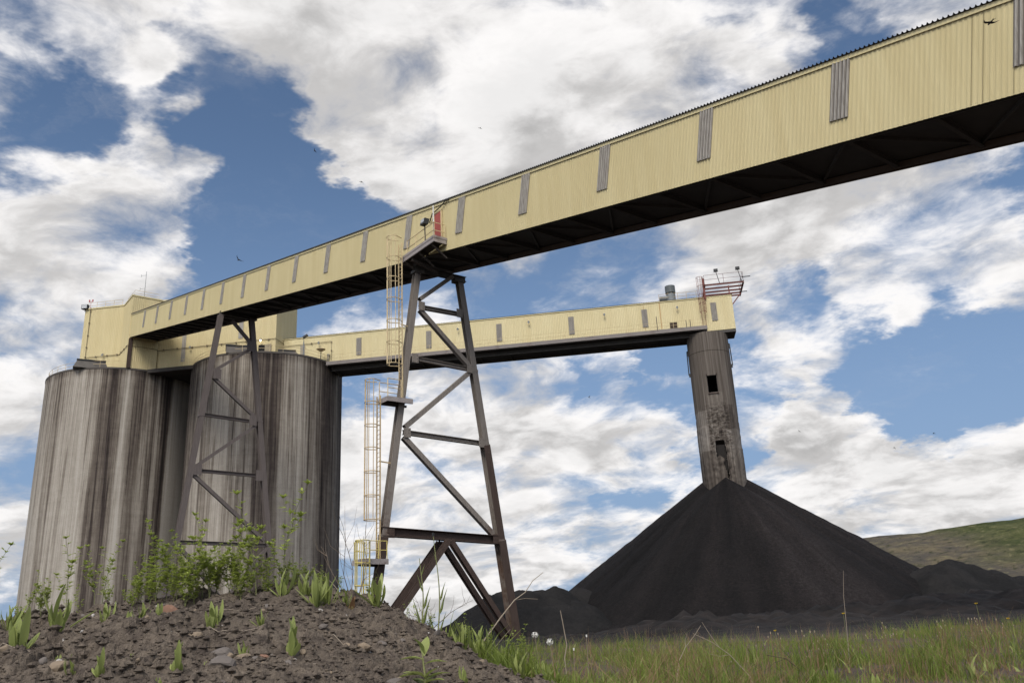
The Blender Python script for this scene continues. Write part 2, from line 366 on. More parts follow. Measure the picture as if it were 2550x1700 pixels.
MDARK=plain('dark_fitting',(.035,.035,.035),.5,.2,3)
MGREY=plain('galvanised_grey',(.19,.20,.20),.5,.12,2)
MCOND=plain('grey_conduit',(.17,.135,.085),.6,.1,2)
MWHITE=plain('white_fitting',(.62,.61,.58),.5,.08,2)
MBLACK=plain('dark_interior',(.012,.011,.010),.9,.2,2)
def glass_mat():
    m,q=newmat('lamp_glass'); fin(q,(.45,.46,.46,1),.15,.6); return m
MGLASS=glass_mat()
def lit():
    m,q=newmat('lit_lamp'); q.b.inputs['Base Color'].default_value=(1,.95,.85,1); q.b.inputs['Emission Color'].default_value=(1,.9,.72,1); q.b.inputs['Emission Strength'].default_value=6; return m
MLIT=lit()
def concrete(name,stops,half,wob=.012,calm=(2,3)):
    """stained slip-formed concrete; stains run down the wall, placed round the drum"""
    m,q=newmat(name); O=q.n('ShaderNodeTexCoord').outputs['Object']; x,y,z=q.sep(O)
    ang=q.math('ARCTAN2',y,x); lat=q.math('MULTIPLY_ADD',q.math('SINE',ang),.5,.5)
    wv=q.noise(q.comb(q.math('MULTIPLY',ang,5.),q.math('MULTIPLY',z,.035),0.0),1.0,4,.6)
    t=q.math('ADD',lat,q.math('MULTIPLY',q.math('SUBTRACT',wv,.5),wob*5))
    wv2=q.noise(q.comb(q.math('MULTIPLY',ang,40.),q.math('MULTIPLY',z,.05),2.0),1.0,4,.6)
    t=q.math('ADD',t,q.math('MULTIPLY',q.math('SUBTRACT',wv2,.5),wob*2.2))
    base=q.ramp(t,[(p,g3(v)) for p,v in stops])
    s1=q.noise(q.comb(q.math('MULTIPLY',ang,26.),q.math('MULTIPLY',z,.045),5.),1.0,6,.62,.15)
    s2=q.noise(q.comb(q.math('MULTIPLY',ang,110.),q.math('MULTIPLY',z,.07),9.),1.0,4,.65)
    s3=q.noise(q.comb(q.math('MULTIPLY',ang,9.),q.math('MULTIPLY',z,.12),3.),1.0,5,.6)
    pt=q.noise(q.comb(q.math('MULTIPLY',ang,17.),q.math('MULTIPLY',z,.055),21.),1.0,7,.62,.25)
    dn=q.noise(q.comb(q.math('MULTIPLY',ang,19.),q.math('MULTIPLY',z,.03),41.),1.0,3,.5,.1); mo=q.noise(q.comb(q.math('MULTIPLY',ang,12.),q.math('MULTIPLY',z,.9),51.),1.0,6,.65)
    v=q.math('MULTIPLY',q.math('SUBTRACT',pt,.5),.42)
    v=q.math('ADD',v,q.math('SUBTRACT',q.rng(dn,.565,.61,0,-.20),q.rng(dn,.42,.375,0,-.13)))
    v=q.math('ADD',v,q.math('MULTIPLY',q.math('SUBTRACT',mo,.5),.26))
    v=q.math('ADD',v,q.math('MULTIPLY',q.math('SUBTRACT',s1,.5),.34))
    v=q.math('ADD',v,q.math('MULTIPLY',q.math('SUBTRACT',s2,.5),.20))
    v=q.math('ADD',v,q.math('MULTIPLY',q.math('SUBTRACT',s3,.5),.30))
    ln=q.noise(q.comb(q.math('MULTIPLY',ang,34.),q.math('MULTIPLY',z,.022),31.),1.0,5,.6)
    v=q.math('SUBTRACT',v,q.rng(q.math('ABSOLUTE',q.math('SUBTRACT',ln,.5)),.012,.05,.10,0))
    v=q.math('ADD',v,q.rng(ln,.60,.70,0,.12))
    quiet=q.math('MULTIPLY',q.rng(t,calm[0],calm[0]+.02),q.rng(t,calm[1],calm[1]-.03))
    v=q.math('MULTIPLY',v,q.math('SUBTRACT',1.0,q.math('MULTIPLY',quiet,.72)))
    v=q.math('ADD',v,q.math('MULTIPLY_ADD',q.sep(base)[0],.93,.20))
    # new stains start under the rim and fade downwards
    top=q.rng(z,half*.35,half*1.02,0,1); s4=q.noise(q.comb(q.math('MULTIPLY',ang,48.),q.math('MULTIPLY',z,.03),13.),1.0,3,.5)
    v=q.math('SUBTRACT',v,q.math('MULTIPLY',top,q.rng(s4,.40,.62,0,.22)))
    v=q.math('SUBTRACT',v,q.rng(z,half*.965,half*.985,0,.16))
    pour=q.noise(q.comb(0.,0.,q.math('MULTIPLY',z,1.3)),1.0,3,.7); v=q.math('ADD',v,q.math('MULTIPLY',q.math('SUBTRACT',pour,.5),.10))
    line=q.rng(q.math('FRACT',q.math('MULTIPLY',z,.82)),0,.06,.05,0,'LINEAR'); v=q.math('SUBTRACT',v,line)
    c=q.ramp(v,[(0,(.022,.017,.015)),(.22,(.060,.046,.039)),(.45,(.14,.116,.093)),(.7,(.275,.241,.199)),(1,(.42,.382,.328))])
    sp=q.noise(O,9,3,.6); c=q.mix(.14,c,q.ramp(sp,[(.3,g3(.1)),(.7,g3(.8))]),'OVERLAY')
    fin(q,c,.9,.2,bump=q.math('ADD',s2,sp),bs=.12,bd=.05); return m

# ================================================================== large structures
A1,T1=-0.66106,math.tan(0.22635); A2=-1.42446
D1=V(math.sin(A1),math.cos(A1),0); N1=V(math.cos(A1),-math.sin(A1),0)
D2=V(math.sin(A2),math.cos(A2),0); N2=V(math.cos(A2),-math.sin(A2),0)
ZU=V(0,0,1)
B0=V(-60.953,128.063,47.79)
def G1(s,u,v): return B0-D1*s+N1*u+ZU*(v-T1*s)      # sloping gallery: s down the slope, u across, v up from its lower edge
SHR=.2187
def GS(s,u,v): return G1(s+SHR*v,u,v)               # same, but square to the slope like the sheeting
def G1z(s,u,z): p=B0-D1*s+N1*u; return V(p[0],p[1],z)
def G2(a,p,z): q=D2*a+N2*p; return V(q[0],q[1],z)    # level gallery and head house
SL=nrm(-D1-ZU*T1)                                    # unit vector down the slope
# ---------------------------------------------------------------- silos
SILO_R,SILO_H=12.0,42.75
def silo(c,label,stops,calm=(2,3)):
    t=thing('silo',(c[0],c[1],0),label,'silo','concrete silos under the head house')
    ang=math.atan2(-c[1],-c[0]); t.rotation_euler=(0,0,ang)
    K=180; mb=MB(); a=[2*math.pi*i/K for i in range(K)]
    for z0,z1 in((0,14),(14,28),(28,SILO_H-.30)):
        pass
    zs=[0,14,28,SILO_H-.28]
    vs=[(SILO_R*math.cos(q),SILO_R*math.sin(q),z) for z in zs for q in a]
    mb.add(vs,[(r*K+i,r*K+(i+1)%K,(r+1)*K+(i+1)%K,(r+1)*K+i) for r in range(3) for i in range(K)])
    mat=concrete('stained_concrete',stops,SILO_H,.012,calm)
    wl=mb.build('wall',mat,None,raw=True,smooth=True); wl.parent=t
    mb=MB(); r=SILO_R+.06; z0,z1=SILO_H-.28,SILO_H
    vs=[(r*math.cos(q),r*math.sin(q),z) for z in(z0,z1) for q in a]
    mb.add(vs,[(i,(i+1)%K,K+(i+1)%K,K+i) for i in range(K)]+[tuple(range(K))[::-1],tuple(range(K,2*K))])
    rf=mb.build('roof_slab',plain('dark_rim_concrete',(.09,.078,.068),.9,.3,.8),None,raw=True); rf.parent=t
    mb=MB(); r=SILO_R-.35
    for hh in(.6,1.15): mb.tube([(r*math.cos(q),r*math.sin(q),SILO_H+hh) for q in a+[a[0]]],.028,5,cap=False)
    for i in range(0,K,5): mb.tube([(r*math.cos(a[i]),r*math.sin(a[i]),SILO_H-.02),(r*math.cos(a[i]),r*math.sin(a[i]),SILO_H+1.17)],.03,5)
    rl=mb.build('railing',MCREAM,None,raw=True); rl.parent=t
    return t
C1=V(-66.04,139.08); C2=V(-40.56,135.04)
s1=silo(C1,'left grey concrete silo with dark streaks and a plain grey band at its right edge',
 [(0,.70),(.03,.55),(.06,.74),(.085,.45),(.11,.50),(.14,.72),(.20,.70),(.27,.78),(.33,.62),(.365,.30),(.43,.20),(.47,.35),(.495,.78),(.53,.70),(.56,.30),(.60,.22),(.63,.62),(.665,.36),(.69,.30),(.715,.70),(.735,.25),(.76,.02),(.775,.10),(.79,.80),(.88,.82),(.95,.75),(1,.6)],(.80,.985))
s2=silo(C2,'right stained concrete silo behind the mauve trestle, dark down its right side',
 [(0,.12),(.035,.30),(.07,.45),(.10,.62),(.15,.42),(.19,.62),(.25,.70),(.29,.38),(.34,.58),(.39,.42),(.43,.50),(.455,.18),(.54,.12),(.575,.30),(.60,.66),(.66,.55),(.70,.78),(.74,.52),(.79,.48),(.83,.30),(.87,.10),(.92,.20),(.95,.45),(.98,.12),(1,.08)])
def roof_hatch(azl,azr,dist,z0,h,slope,silo_t,ym):
    """concrete kerb with a dark lid standing on the silo roof"""
    c=(azl+azr)/2; cx,cy=dist*math.sin(R(c)),dist*math.cos(R(c)); w=dist*R(azr-azl)/2
    e=V(math.cos(R(c)),-math.sin(R(c)),0); f=V(math.sin(R(c)),math.cos(R(c)),0); ctr=V(cx,cy,0)+f*ym
    L=np.array([silo_t.location[0],silo_t.location[1],0]); rot=-silo_t.rotation_euler[2]
    cs,sn=math.cos(rot),math.sin(rot)
    def loc(p): p=p-L; return V(cs*p[0]-sn*p[1],sn*p[0]+cs*p[1],p[2])
    mb=MB()
    P=[(-1,-1),(1,-1),(1,1),(-1,1)]
    bot=[loc(ctr+e*w*a+f*ym*b+ZU*z0) for a,b in P]; top=[loc(ctr+e*w*a*(1-slope)+f*ym*b+ZU*(z0+h)) for a,b in P]
    mb.hexa(bot+top)
    b=mb.build('roof_hatch',plain('hatch_concrete',(.16,.145,.13),.9,.2,1),None,raw=True); b.parent=silo_t
    mb=MB(); bot=[loc(ctr+e*(w*(1-slope)+.12)*a+f*(ym+.12)*b_+ZU*(z0+h+.002)) for a,b_ in P]; top=[q+ZU*.16 for q in bot]; mb.hexa(bot+top)
    l=mb.build('lid',MDARK,None,raw=True); l.parent=b
roof_hatch(-19.5,-18.2,130.6,SILO_H-.01,1.15,0,s2,1.4)
roof_hatch(-16.4,-14.7,130.8,SILO_H-.01,.80,.35,s2,1.6)
roof_hatch(-28.5,-26.5,143.5,SILO_H-.01,1.15,.22,s1,1.6)
# ---------------------------------------------------------------- head house on the silos
HZ0,HZ1=SILO_H-.02,54.86
HA0,HA1,HP0,HP1=55.85,89.95,121.3,129.3
hh=thing('head_house',G2((HA0+HA1)/2,(HP0+HP1)/2,HZ0),'cream ribbed head house with a projecting bay standing across both silo tops','building')
mb=MB()
mb.corr(lambda a,z:G2(HA1-a,HP0,z),0,HA1-HA0,.30,-N2,.025,HZ0,HZ1)
mb.corr(lambda a,z:G2(HA0,HP0+a,z),0,HP1-HP0,.30,-D2,.025,HZ0,HZ1)
mb.add([G2(HA0,HP1,HZ0),G2(HA1,HP1,HZ0),G2(HA1,HP1,HZ1),G2(HA0,HP1,HZ1)],[(0,1,2,3)])
mb.add([G2(HA1,HP1,HZ0),G2(HA1,HP0,HZ0),G2(HA1,HP0,HZ1),G2(HA1,HP1,HZ1)],[(0,1,2,3)])
mb.build('wall',MY2,hh)
# bay: takes the end of the sloping gallery
BU0,BU1,BL=-.12,4.35,5.4
def BAY(u,t,z): p=B0+N1*u+D1*t; return V(p[0],p[1],z)
mb=MB()
mb.corr(lambda a,z:BAY(BU0+a,0.0,z),0,BU1-BU0,.30,-D1,.03,HZ0,HZ1)
mb.corr(lambda a,z:BAY(BU0,BL-a,z),0,BL,.30,-N1,.02,HZ0,HZ1)
mb.add([BAY(BU1,0,HZ0),BAY(BU1,BL,HZ0),BAY(BU1,BL,HZ1),BAY(BU1,0,HZ1)],[(0,1,2,3)])
mb.build('bay_wall',MY2,hh)
mb=MB(); mb.hexa([G2(HA1+.12,HP0-.12,HZ1),G2(HA0-.12,HP0-.12,HZ1),G2(HA0-.12,HP1+.12,HZ1),G2(HA1+.12,HP1+.12,HZ1)]+[G2(a,p,HZ1+.22) for a,p in((HA1+.12,HP0-.12),(HA0-.12,HP0-.12),(HA0-.12,HP1+.12),(HA1+.12,HP1+.12))])
z=HZ1+.004; mb.hexa([BAY(BU0-.1,-.1,z),BAY(BU1+.1,-.1,z),BAY(BU1+.1,BL,z),BAY(BU0-.1,BL,z)]+[BAY(BU0-.1,-.1,z+.225),BAY(BU1+.1,-.1,z+.225),BAY(BU1+.1,BL,z+.225),BAY(BU0-.1,BL,z+.225)])
mb.build('roof',MTRIM,hh)
mb=MB(); mb.obox(BAY(BU0+.30,-.10,(HZ0+47.6)/2),N1*.30,D1*.045,ZU*(47.6-HZ0)/2); mb.build('steel_post',MRUST,hh)
for a0,a1,z0,z1 in((71.2,71.9,44.0,51.0),(61.45,62.2,47.0,52.0)):
    mb=MB(); mb.corr(lambda a,z:G2(a1-a,HP0-.062,z),0,a1-a0,.2,-N2,.05,z0,z1); mb.build('window_strip',MPANEL,hh)
mb=MB(); mb.obox(G2(58.15,HP0-.055,44.2),D2*.54,N2*.01,ZU*1.35); dr=mb.build('doorway',MBLACK,hh)
mb=MB(); mb.obox(G2(57.02,HP0-.15,44.2),D2*.55,N2*.03,ZU*1.33); mb.build('door',plain('dull_door_panel',(.27,.225,.15),.6,.2,1.5),hh)
def tube_part(name,pts,r,mat,parent,boxes=()):
    mb=MB(); mb.tube(pts,r,5)
    for b in boxes: mb.obox(b,(r*2.2,0,0),(0,r*2.2,0),(0,0,r*2.2))
    return mb.build(name,mat,parent)
o_=HP0-.13
c_=[G2(88.88,o_,55.2),G2(88.88,o_,46.34),G2(82.62,o_,46.32)]
tube_part('conduit',c_,.045,MCOND,hh,[G2(88.88,o_,z) for z in(54.5,52.4,50.2,48.1,46.4)]+[G2(a,o_,46.33) for a in(87,85,83.2)])
tube_part('conduit',[BAY(BU0-.10,BL-.2,46.3),BAY(BU0-.10,-.1,46.4),BAY(BU1,-.10,46.35)],.045,MCOND,hh,[BAY(BU0-.1,t,46.35) for t in(.4,2.2,4)])
tube_part('conduit',[G2(76.3,o_,46.25),G2(66,o_,46.35),G2(HA0,o_,46.4),G2(HA0-.12,HP0+2.9,46.4)],.045,MCOND,hh,[G2(a,o_,46.32) for a in(75,72.6,70,67.5,65,62.5,60.8,57)])
def wall_lamp(p,outv,parent,lit_=False):
    """hooded wall lamp on a short bracket"""
    mb=MB(); p=np.asarray(p,float); outv=nrm(outv)
    mb.tube([p,p+outv*.25+ZU*.18,p+outv*.48+ZU*.10],.035,6); mb.tube([p+outv*.48+ZU*.12,p+outv*.48-ZU*.12],.06,8,r1=.20)
    l=mb.build('wall_lamp',MGREY,parent); mb=MB(); mb.tube([p+outv*.48-ZU*.123,p+outv*.48-ZU*.34],.15,8,r1=.08); mb.build('globe',MLIT if lit_ else MGLASS,l)
wall_lamp(G2(70.25,HP0,46.3),-N2,hh); wall_lamp(G2(58.2,HP0,46.35),-N2,hh,True); wall_lamp(G2(85.6,HP0,46.5),-N2,hh)
mb=MB(); r0=HP0+.25
for hz in(.6,1.1): mb.tube([G2(HA1-.3,r0,HZ1+.2+hz),G2(83.4,r0,HZ1+.2+hz)],.03,5)
for a in np.linspace(83.4,HA1-.3,5): mb.tube([G2(a,r0,HZ1+.2),G2(a,r0,HZ1+1.32)],.03,5)
for hz in(.6,1.1): mb.tube([BAY(.3,BL-.2,HZ1+.2+hz),BAY(.3,.6,HZ1+.2+hz),BAY(4.1,.6,HZ1+.2+hz)],.03,5)
mb.build('roof_railing',MCREAM,hh)
# corner floodlight and red obstruction lamp
mb=MB(); p=G2(HA1-.05,HP0-.2,HZ1+.45); mb.obox(p,D2*.55,N2*.3,ZU*.36); mb.tube([p-ZU*.3,p-ZU*.75],.06,6); fl=mb.build('floodlight',MDARK,hh)
mb=MB(); mb.obox(p-N2*.302,D2*.48,N2*.01,ZU*.3); mb.build('glass',MGLASS,fl)
mb=MB(); q=G2(89.3,HP0+.3,HZ1+.2); mb.tube([q,q+ZU*1.55],.03,5); mb.tube([q+ZU*1.3-D2*.3,q+ZU*1.3+D2*.3],.03,5); mb.tube([q+ZU*1.32-D2*.3,q+ZU*1.7-D2*.3],.11,8); mb.tube([q+ZU*1.32+D2*.3,q+ZU*1.7+D2*.3],.11,8)
mb.build('obstruction_lamp',plain('red_lamp_glass',(.45,.10,.10),.3,.05),hh)
# roof aerial
p=G2(80.2,HP0+1.2,HZ1+.22); am=thing('antenna_mast',p,'thin antenna mast with short side arms on the head house roof','antenna')
mb=MB(); mb.tube([p,p+ZU*6.2],.05,6,r1=.03); mb.build('mast',MGREY,am)
for z,l in((5.5,.9),(3.1,.9),(1.1,.5)):
    mb=MB(); mb.tube([p+ZU*z,p+ZU*z+D2*l],.025,5); mb.tube([p+ZU*(z-.25)+D2*l,p+ZU*(z+.25)+D2*l],.025,5); mb.build('side_arm',MGREY,am)
# slab that bridges the silo tops under the head house
br=MB(); br.hexa([G2(a,p,SILO_H-.62) for a,p in((76.5,119.6),(64.8,119.6),(64.8,129),(76.5,129))]+[G2(a,p,SILO_H-.025) for a,p in((76.5,119.6),(64.8,119.6),(64.8,129),(76.5,129))])
br.build('deck_slab',plain('dark_slab',(.06,.052,.046),.9,.25,1),hh)
mb=MB()
for hz in(.6,1.15): mb.tube([G2(76.4,119.75,SILO_H+hz),G2(64.9,119.75,SILO_H+hz)],.03,5)
for a in(76.3,73.5,70.5,67.7,65): mb.tube([G2(a,119.75,SILO_H-.02),G2(a,119.75,SILO_H+1.17)],.035,5)
mb.build('deck_railing',MCREAM,hh)
# lamp pole and small machine on the right silo roof
def at(az,dist,z): return V(dist*math.sin(R(az)),dist*math.cos(R(az)),z)
p=at(-14.47,130.5,SILO_H); lp=thing('lamp_post',p,'dark gooseneck floodlight post on the right silo roof','lamp post')
mb=MB(); mb.tube([p,p+ZU*2.2],.09,6); mb.tube([p+ZU*2.2,p+ZU*3.0],.05,6); mb.build('pole',MGREY,lp)
mb=MB(); mb.obox(p+ZU*3.1+V(.25,-.1,0),nrm((1,0,.6))*.42,V(0,1,0)*.25,nrm((-.6,0,1))*.13); mb.build('floodlight',MDARK,lp)
p=at(-13.3,132,SILO_H); vf=thing('roof_ventilator',p,'small flat-topped roof ventilator on a stalk at the right silo rim','ventilator')
mb=MB(); mb.tube([p,p+ZU*1.25],.07,6); mb.build('stalk',MDARK,vf)
mb=MB(); mb.tube([p+ZU*1.25,p+ZU*1.55],.28,10,r1=.75); mb.tube([p+ZU*1.55,p+ZU*1.68],.75,10,r1=.55); mb.build('hood',MCREAM,vf)
mb=MB(); q=at(-12.8,133,SILO_H); mb.tube([q,q+ZU*.9],.12,8); mb.tube([q+ZU*.9,q+ZU*1.05],.26,8)
tag(mb.build('vent_pipe',MGREY,None,loc=q),'short capped grey vent pipe at the right silo rim beside the level gallery','vent pipe')

# ---------------------------------------------------------------- sloping conveyor gallery
S0,S1=0.0,178.0; GW=4.41
g1=thing('conveyor_gallery',G1(90,2.2,0),'long sloping cream conveyor gallery climbing across the sky to the head house','conveyor','conveyor galleries')
PIT=7.15/36
mb=MB(); mb.corr(lambda a,b:GS(a,-.005,b),S0-.84,S1,PIT,-N1,.017,.0,3.80); mb.build('wall',MY1,g1)
mb=MB(); mb.add([G1(S0+.06,GW,0),G1(S1,GW,0),G1(S1,GW,3.9),G1(S0+.06,GW,3.9)],[(0,1,2,3)]); mb.build('rear_wall',MY1,g1)
mb=MB(); mb.obox((G1(S0+.06,-.065,3.82)+G1(S1,-.065,3.82))/2,(G1(S1,0,0)-G1(S0+.06,0,0))/2,N1*.012,ZU*.10); mb.build('eave_trim',MTRIM,g1)
mb=MB(); mb.corr(lambda a,b:G1(a,b,3.925),S0+.06,S1,PIT,ZU,.105,-.16,GW+.14,prof=((0,0),(.25,.1),(.5,1),(.75,.1)))
mb.add([G1(S0+.06,-.12,3.923),G1(S1,-.12,3.923),G1(S1,GW+.12,3.923),G1(S0+.06,GW+.12,3.923)],[(0,1,2,3)])
mb.build('roof',MROOF,g1)
mb=MB(); mb.obox((G1(S0+.06,GW/2,.42)+G1(S1,GW/2,.42))/2,(G1(S1,0,0)-G1(S0+.06,0,0))/2,N1*(GW/2-.02),ZU*.04); mb.build('floor',MUNDER2,g1)
def chordU(u,mat):
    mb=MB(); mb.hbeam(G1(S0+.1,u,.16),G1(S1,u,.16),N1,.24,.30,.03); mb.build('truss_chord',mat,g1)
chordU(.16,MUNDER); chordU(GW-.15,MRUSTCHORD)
BAYL=7.15; sb=8.15; first=None
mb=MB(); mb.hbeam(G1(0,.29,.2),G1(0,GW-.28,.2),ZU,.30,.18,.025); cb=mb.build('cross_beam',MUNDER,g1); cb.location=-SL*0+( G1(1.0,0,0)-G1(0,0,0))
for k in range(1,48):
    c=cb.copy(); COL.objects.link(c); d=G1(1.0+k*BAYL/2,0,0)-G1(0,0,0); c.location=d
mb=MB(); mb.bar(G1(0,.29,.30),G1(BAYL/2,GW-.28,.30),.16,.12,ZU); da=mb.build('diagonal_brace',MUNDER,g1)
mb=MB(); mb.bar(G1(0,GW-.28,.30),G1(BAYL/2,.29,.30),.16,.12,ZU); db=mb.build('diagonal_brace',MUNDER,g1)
for k in range(0,48):
    src=da if k%2==0 else db; o=src if k<2 else src.copy()
    if k>=2: COL.objects.link(o)
    o.location=G1(1.0+k*BAYL/2,0,0)-G1(0,0,0)
# weathered panels: one in every bay
pw=PIT*4.3
mb=MB(); mb.corr(lambda a,b:GS(a,-.045,b),0,pw,pw/5,-N1,.06,1.06,3.74)
for k in range(6):
    a0=max(0,(k-.14)*pw/5+.004); a1=min(pw,(k+.28)*pw/5-.004); mb.add([GS(a0,-.049,1.06),GS(a1,-.049,1.06),GS(a1,-.049,3.74),GS(a0,-.049,3.74)],[(0,1,2,3)],1)
pan=mb.build('window_strip',[MPANEL,MGRIME],g1)
mb=None
for k in range(0,24):
    o=pan if k==0 else pan.copy()
    if k: COL.objects.link(o)
    o.location=G1(7.42+k*BAYL,0,0)-G1(0,0,0)
# rusty drip marks are in the sheet material; sheet joints
for s in(127.55,127.95,129.0):
    mb=MB(); mb.obox(GS(s,-.034,1.9),SL*.007,N1*.006,nrm(ZU*.9745-D1*.2244)*1.80); mb.build('joint_strip',plain('dark_joint_strip',(.22,.18,.10),.8,.2),g1)  # thin dark strip along each sheet joint
# red door
mb=MB(); mb.obox(G1z(91.34,-.085,28.72),D1*.41,N1*.03,ZU*1.14); dr=mb.build('door',MRED,g1)
mb=MB(); mb.tube([G1z(91.0,-.12,28.6),G1z(91.0,-.2,28.6),G1z(91.0,-.2,28.75)],.02,5); mb.build('handle',MWHITE,dr)
mb=MB()
for s in(90.88,91.80): mb.obox(G1z(s,-.09,28.72),D1*.05,N1*.04,ZU*1.2)
mb.obox(G1z(91.34,-.09,29.93),D1*.51,N1*.04,ZU*.05); mb.build('door_frame',MCREAM,g1)
mb=MB(); mb.tube([G1z(90.2,-.10,29.55),G1z(90.75,-.2,30.0),G1z(91.8,-.2,30.1),G1z(92.5,-.15,30.35),G1z(92.9,-.15,30.3)],.045,6); mb.build('drip_pipe',MDARK,g1)

# ---------------------------------------------------------------- level conveyor gallery
g2=thing('conveyor_gallery',G2(20,126,41.3),'level cream conveyor gallery running from the silos to the coal stacking tube','conveyor','conveyor galleries')
GA0,GA1,GP0,GP1,GZ0,GZ1=-15.52,55.8,124.3,127.85,41.35,47.3
WA=-11.3
mb=MB()
mb.corr(lambda a,z:G2(GA1-a,GP0,z),0,GA1-WA,.26,-N2,.022,42.0,GZ1-.18)
mb.corr(lambda a,z:G2(WA-.012-a,GP0-.05,z),0,WA-.012-GA0,.26,-N2,.022,GZ0+.42,GZ1-.18)
mb.add([G2(GA1,GP1,GZ0),G2(GA0,GP1,GZ0),G2(GA0,GP1,GZ1),G2(GA1,GP1,GZ1)],[(0,1,2,3)])
mb.build('wall',MY3,g2)
mb=MB(); mb.corr(lambda a,z:G2(GA0,GP0-.05+a,z),0,GP1-GP0+.05,.26,-D2,.022,GZ0+.42,GZ1-.18); mb.build('end_wall',MY3,g2)
mb=MB(); mb.obox(G2((GA0+WA)/2,(GP0+GP1)/2,GZ0+.2),D2*((WA-GA0)/2),N2*((GP1-GP0)/2-.005),ZU*.2); mb.build('end_floor',MUNDER2,g2)
mb=MB(); mb.obox(G2((GA0+GA1)/2,GP0-.085,GZ1-.16),D2*((GA1-GA0)/2+.05),N2*.012,ZU*.08); mb.build('eave_trim',MTRIM,g2)
mb=MB(); mb.corr(lambda a,b:G2(GA1-a,b,GZ1-.075),0,GA1-GA0+.12,.26,ZU,.075,GP0-.16,GP1+.12,prof=((0,0),(.25,.1),(.5,1),(.75,.1))); mb.build('roof',MROOF,g2)
# deep floor girders and walkway on the near side
GB=47.6
mb=MB(); mb.obox(G2((WA+.02+GB)/2,(GP0+GP1)/2+.1,GZ0+.35),D2*((GB-WA-.02)/2),N2*((GP1-GP0)/2),ZU*.33); mb.build('floor',MUNDER2,g2)
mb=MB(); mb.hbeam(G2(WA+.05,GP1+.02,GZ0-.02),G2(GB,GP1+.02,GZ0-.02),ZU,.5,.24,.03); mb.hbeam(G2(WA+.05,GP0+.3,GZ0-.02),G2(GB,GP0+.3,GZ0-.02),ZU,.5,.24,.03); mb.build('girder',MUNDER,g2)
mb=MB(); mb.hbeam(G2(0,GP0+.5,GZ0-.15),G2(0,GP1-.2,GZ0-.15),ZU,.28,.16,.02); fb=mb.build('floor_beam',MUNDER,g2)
for k in range(13):
    a=WA+2+k*4.7
    if a<GB:
        o=fb if k==0 else fb.copy()
        if k: COL.objects.link(o)
        o.location=D2*a
mb=MB(); mb.obox(G2((WA+GB+.4)/2,123.62,42.20),D2*((GB+.4-WA)/2),N2*.62,ZU*.04); mb.build('walkway',MPLATD,g2)
mb=MB(); mb.obox(G2((WA+GB+.4)/2,122.98,41.99),D2*((GB+.4-WA)/2),N2*.02,ZU*.29); mb.obox(G2((WA+GB+.4)/2,123.3,41.88),D2*((GB+.4-WA)/2),N2*.02,ZU*.25); mb.build('walkway_fascia',plain('mauve_fascia',(.20,.175,.16),.7,.12,1,dirt=(.13,.10,.085)),g2)
mb=MB()
for hz in(.55,1.12): mb.tube([G2(WA+.2,123.02,42.24+hz),G2(GB+.4,123.02,42.24+hz)],.022,5)
for a in np.arange(WA+.2,GB+.4,2.35): mb.tube([G2(a,123.02,42.1),G2(a,123.02,43.37)],.025,5)
mb.build('walkway_railing',MCREAM,g2)
for a in(-4.0,-8.9,-8.3): 
    mb=MB(); mb.tube([G2(a,123.0,42.1),G2(a,123.0,44.4 if a>-5 else 43.4)],.05,5); mb.build('rail_post',MDARK,g2)
mb=MB(); mb.corr(lambda a,b:G2(-a,GP0-.068,b),0,.86,.172,-N2,.06,43.3,46.18)
for k in range(6):
    a0=max(0,(k-.14)*.172+.004); a1=min(.86,(k+.28)*.172-.004); mb.add([G2(-a0,GP0-.072,43.3),G2(-a1,GP0-.072,43.3),G2(-a1,GP0-.072,46.18),G2(-a0,GP0-.072,46.18)],[(0,1,2,3)],1)
p2=mb.build('window_strip',[MPANEL,MGRIME],g2)
for k,a in enumerate((43.5,32.0,20.7,9.37,-1.88,-12.24)):
    o=p2 if k==0 else p2.copy()
    if k: COL.objects.link(o)
    o.location=D2*a-(N2*.052 if k==5 else 0)
mb=MB(); mb.obox(G2(52.5,GP0-.065,44.9),D2*.4,N2*.015,ZU*1.0); mb.build('door',plain('grey_door',(.30,.26,.20),.6,.12,2),g2)
for a in(49.67,26.75,15.5,3.76,-7.29): wall_lamp(G2(a,GP0-.04,45.95),-N2,g2)
tube_part('conduit',[G2(55.6,GP0-.14,45.95),G2(47.65,GP0-.14,46.02),G2(47.6,GP0-.14,42.9)],.04,MCOND,g2,[G2(47.63,GP0-.14,45.9),G2(47.61,GP0-.14,44.5),G2(51,GP0-.14,46)])
mb=MB(); mb.obox(G2(-6.48,GP0-.07,43.2),D2*.55,N2*.02,ZU*.45); mb.build('hatch_opening',plain('dark_brown_hatch',(.05,.032,.022),.8,.2,2),g2)
mb=MB(); mb.obox(G2(-2.25,GP0-.0645,44.6),D2*.02,N2*.004,ZU*2.3); mb.obox(G2(-4.7,GP0-.0645,44.9),D2*.05,N2*.004,ZU*2.1); mb.build('rust_streak',plain('rust_streaked_sheet',(.42,.24,.10),.8,.3,2),g2)
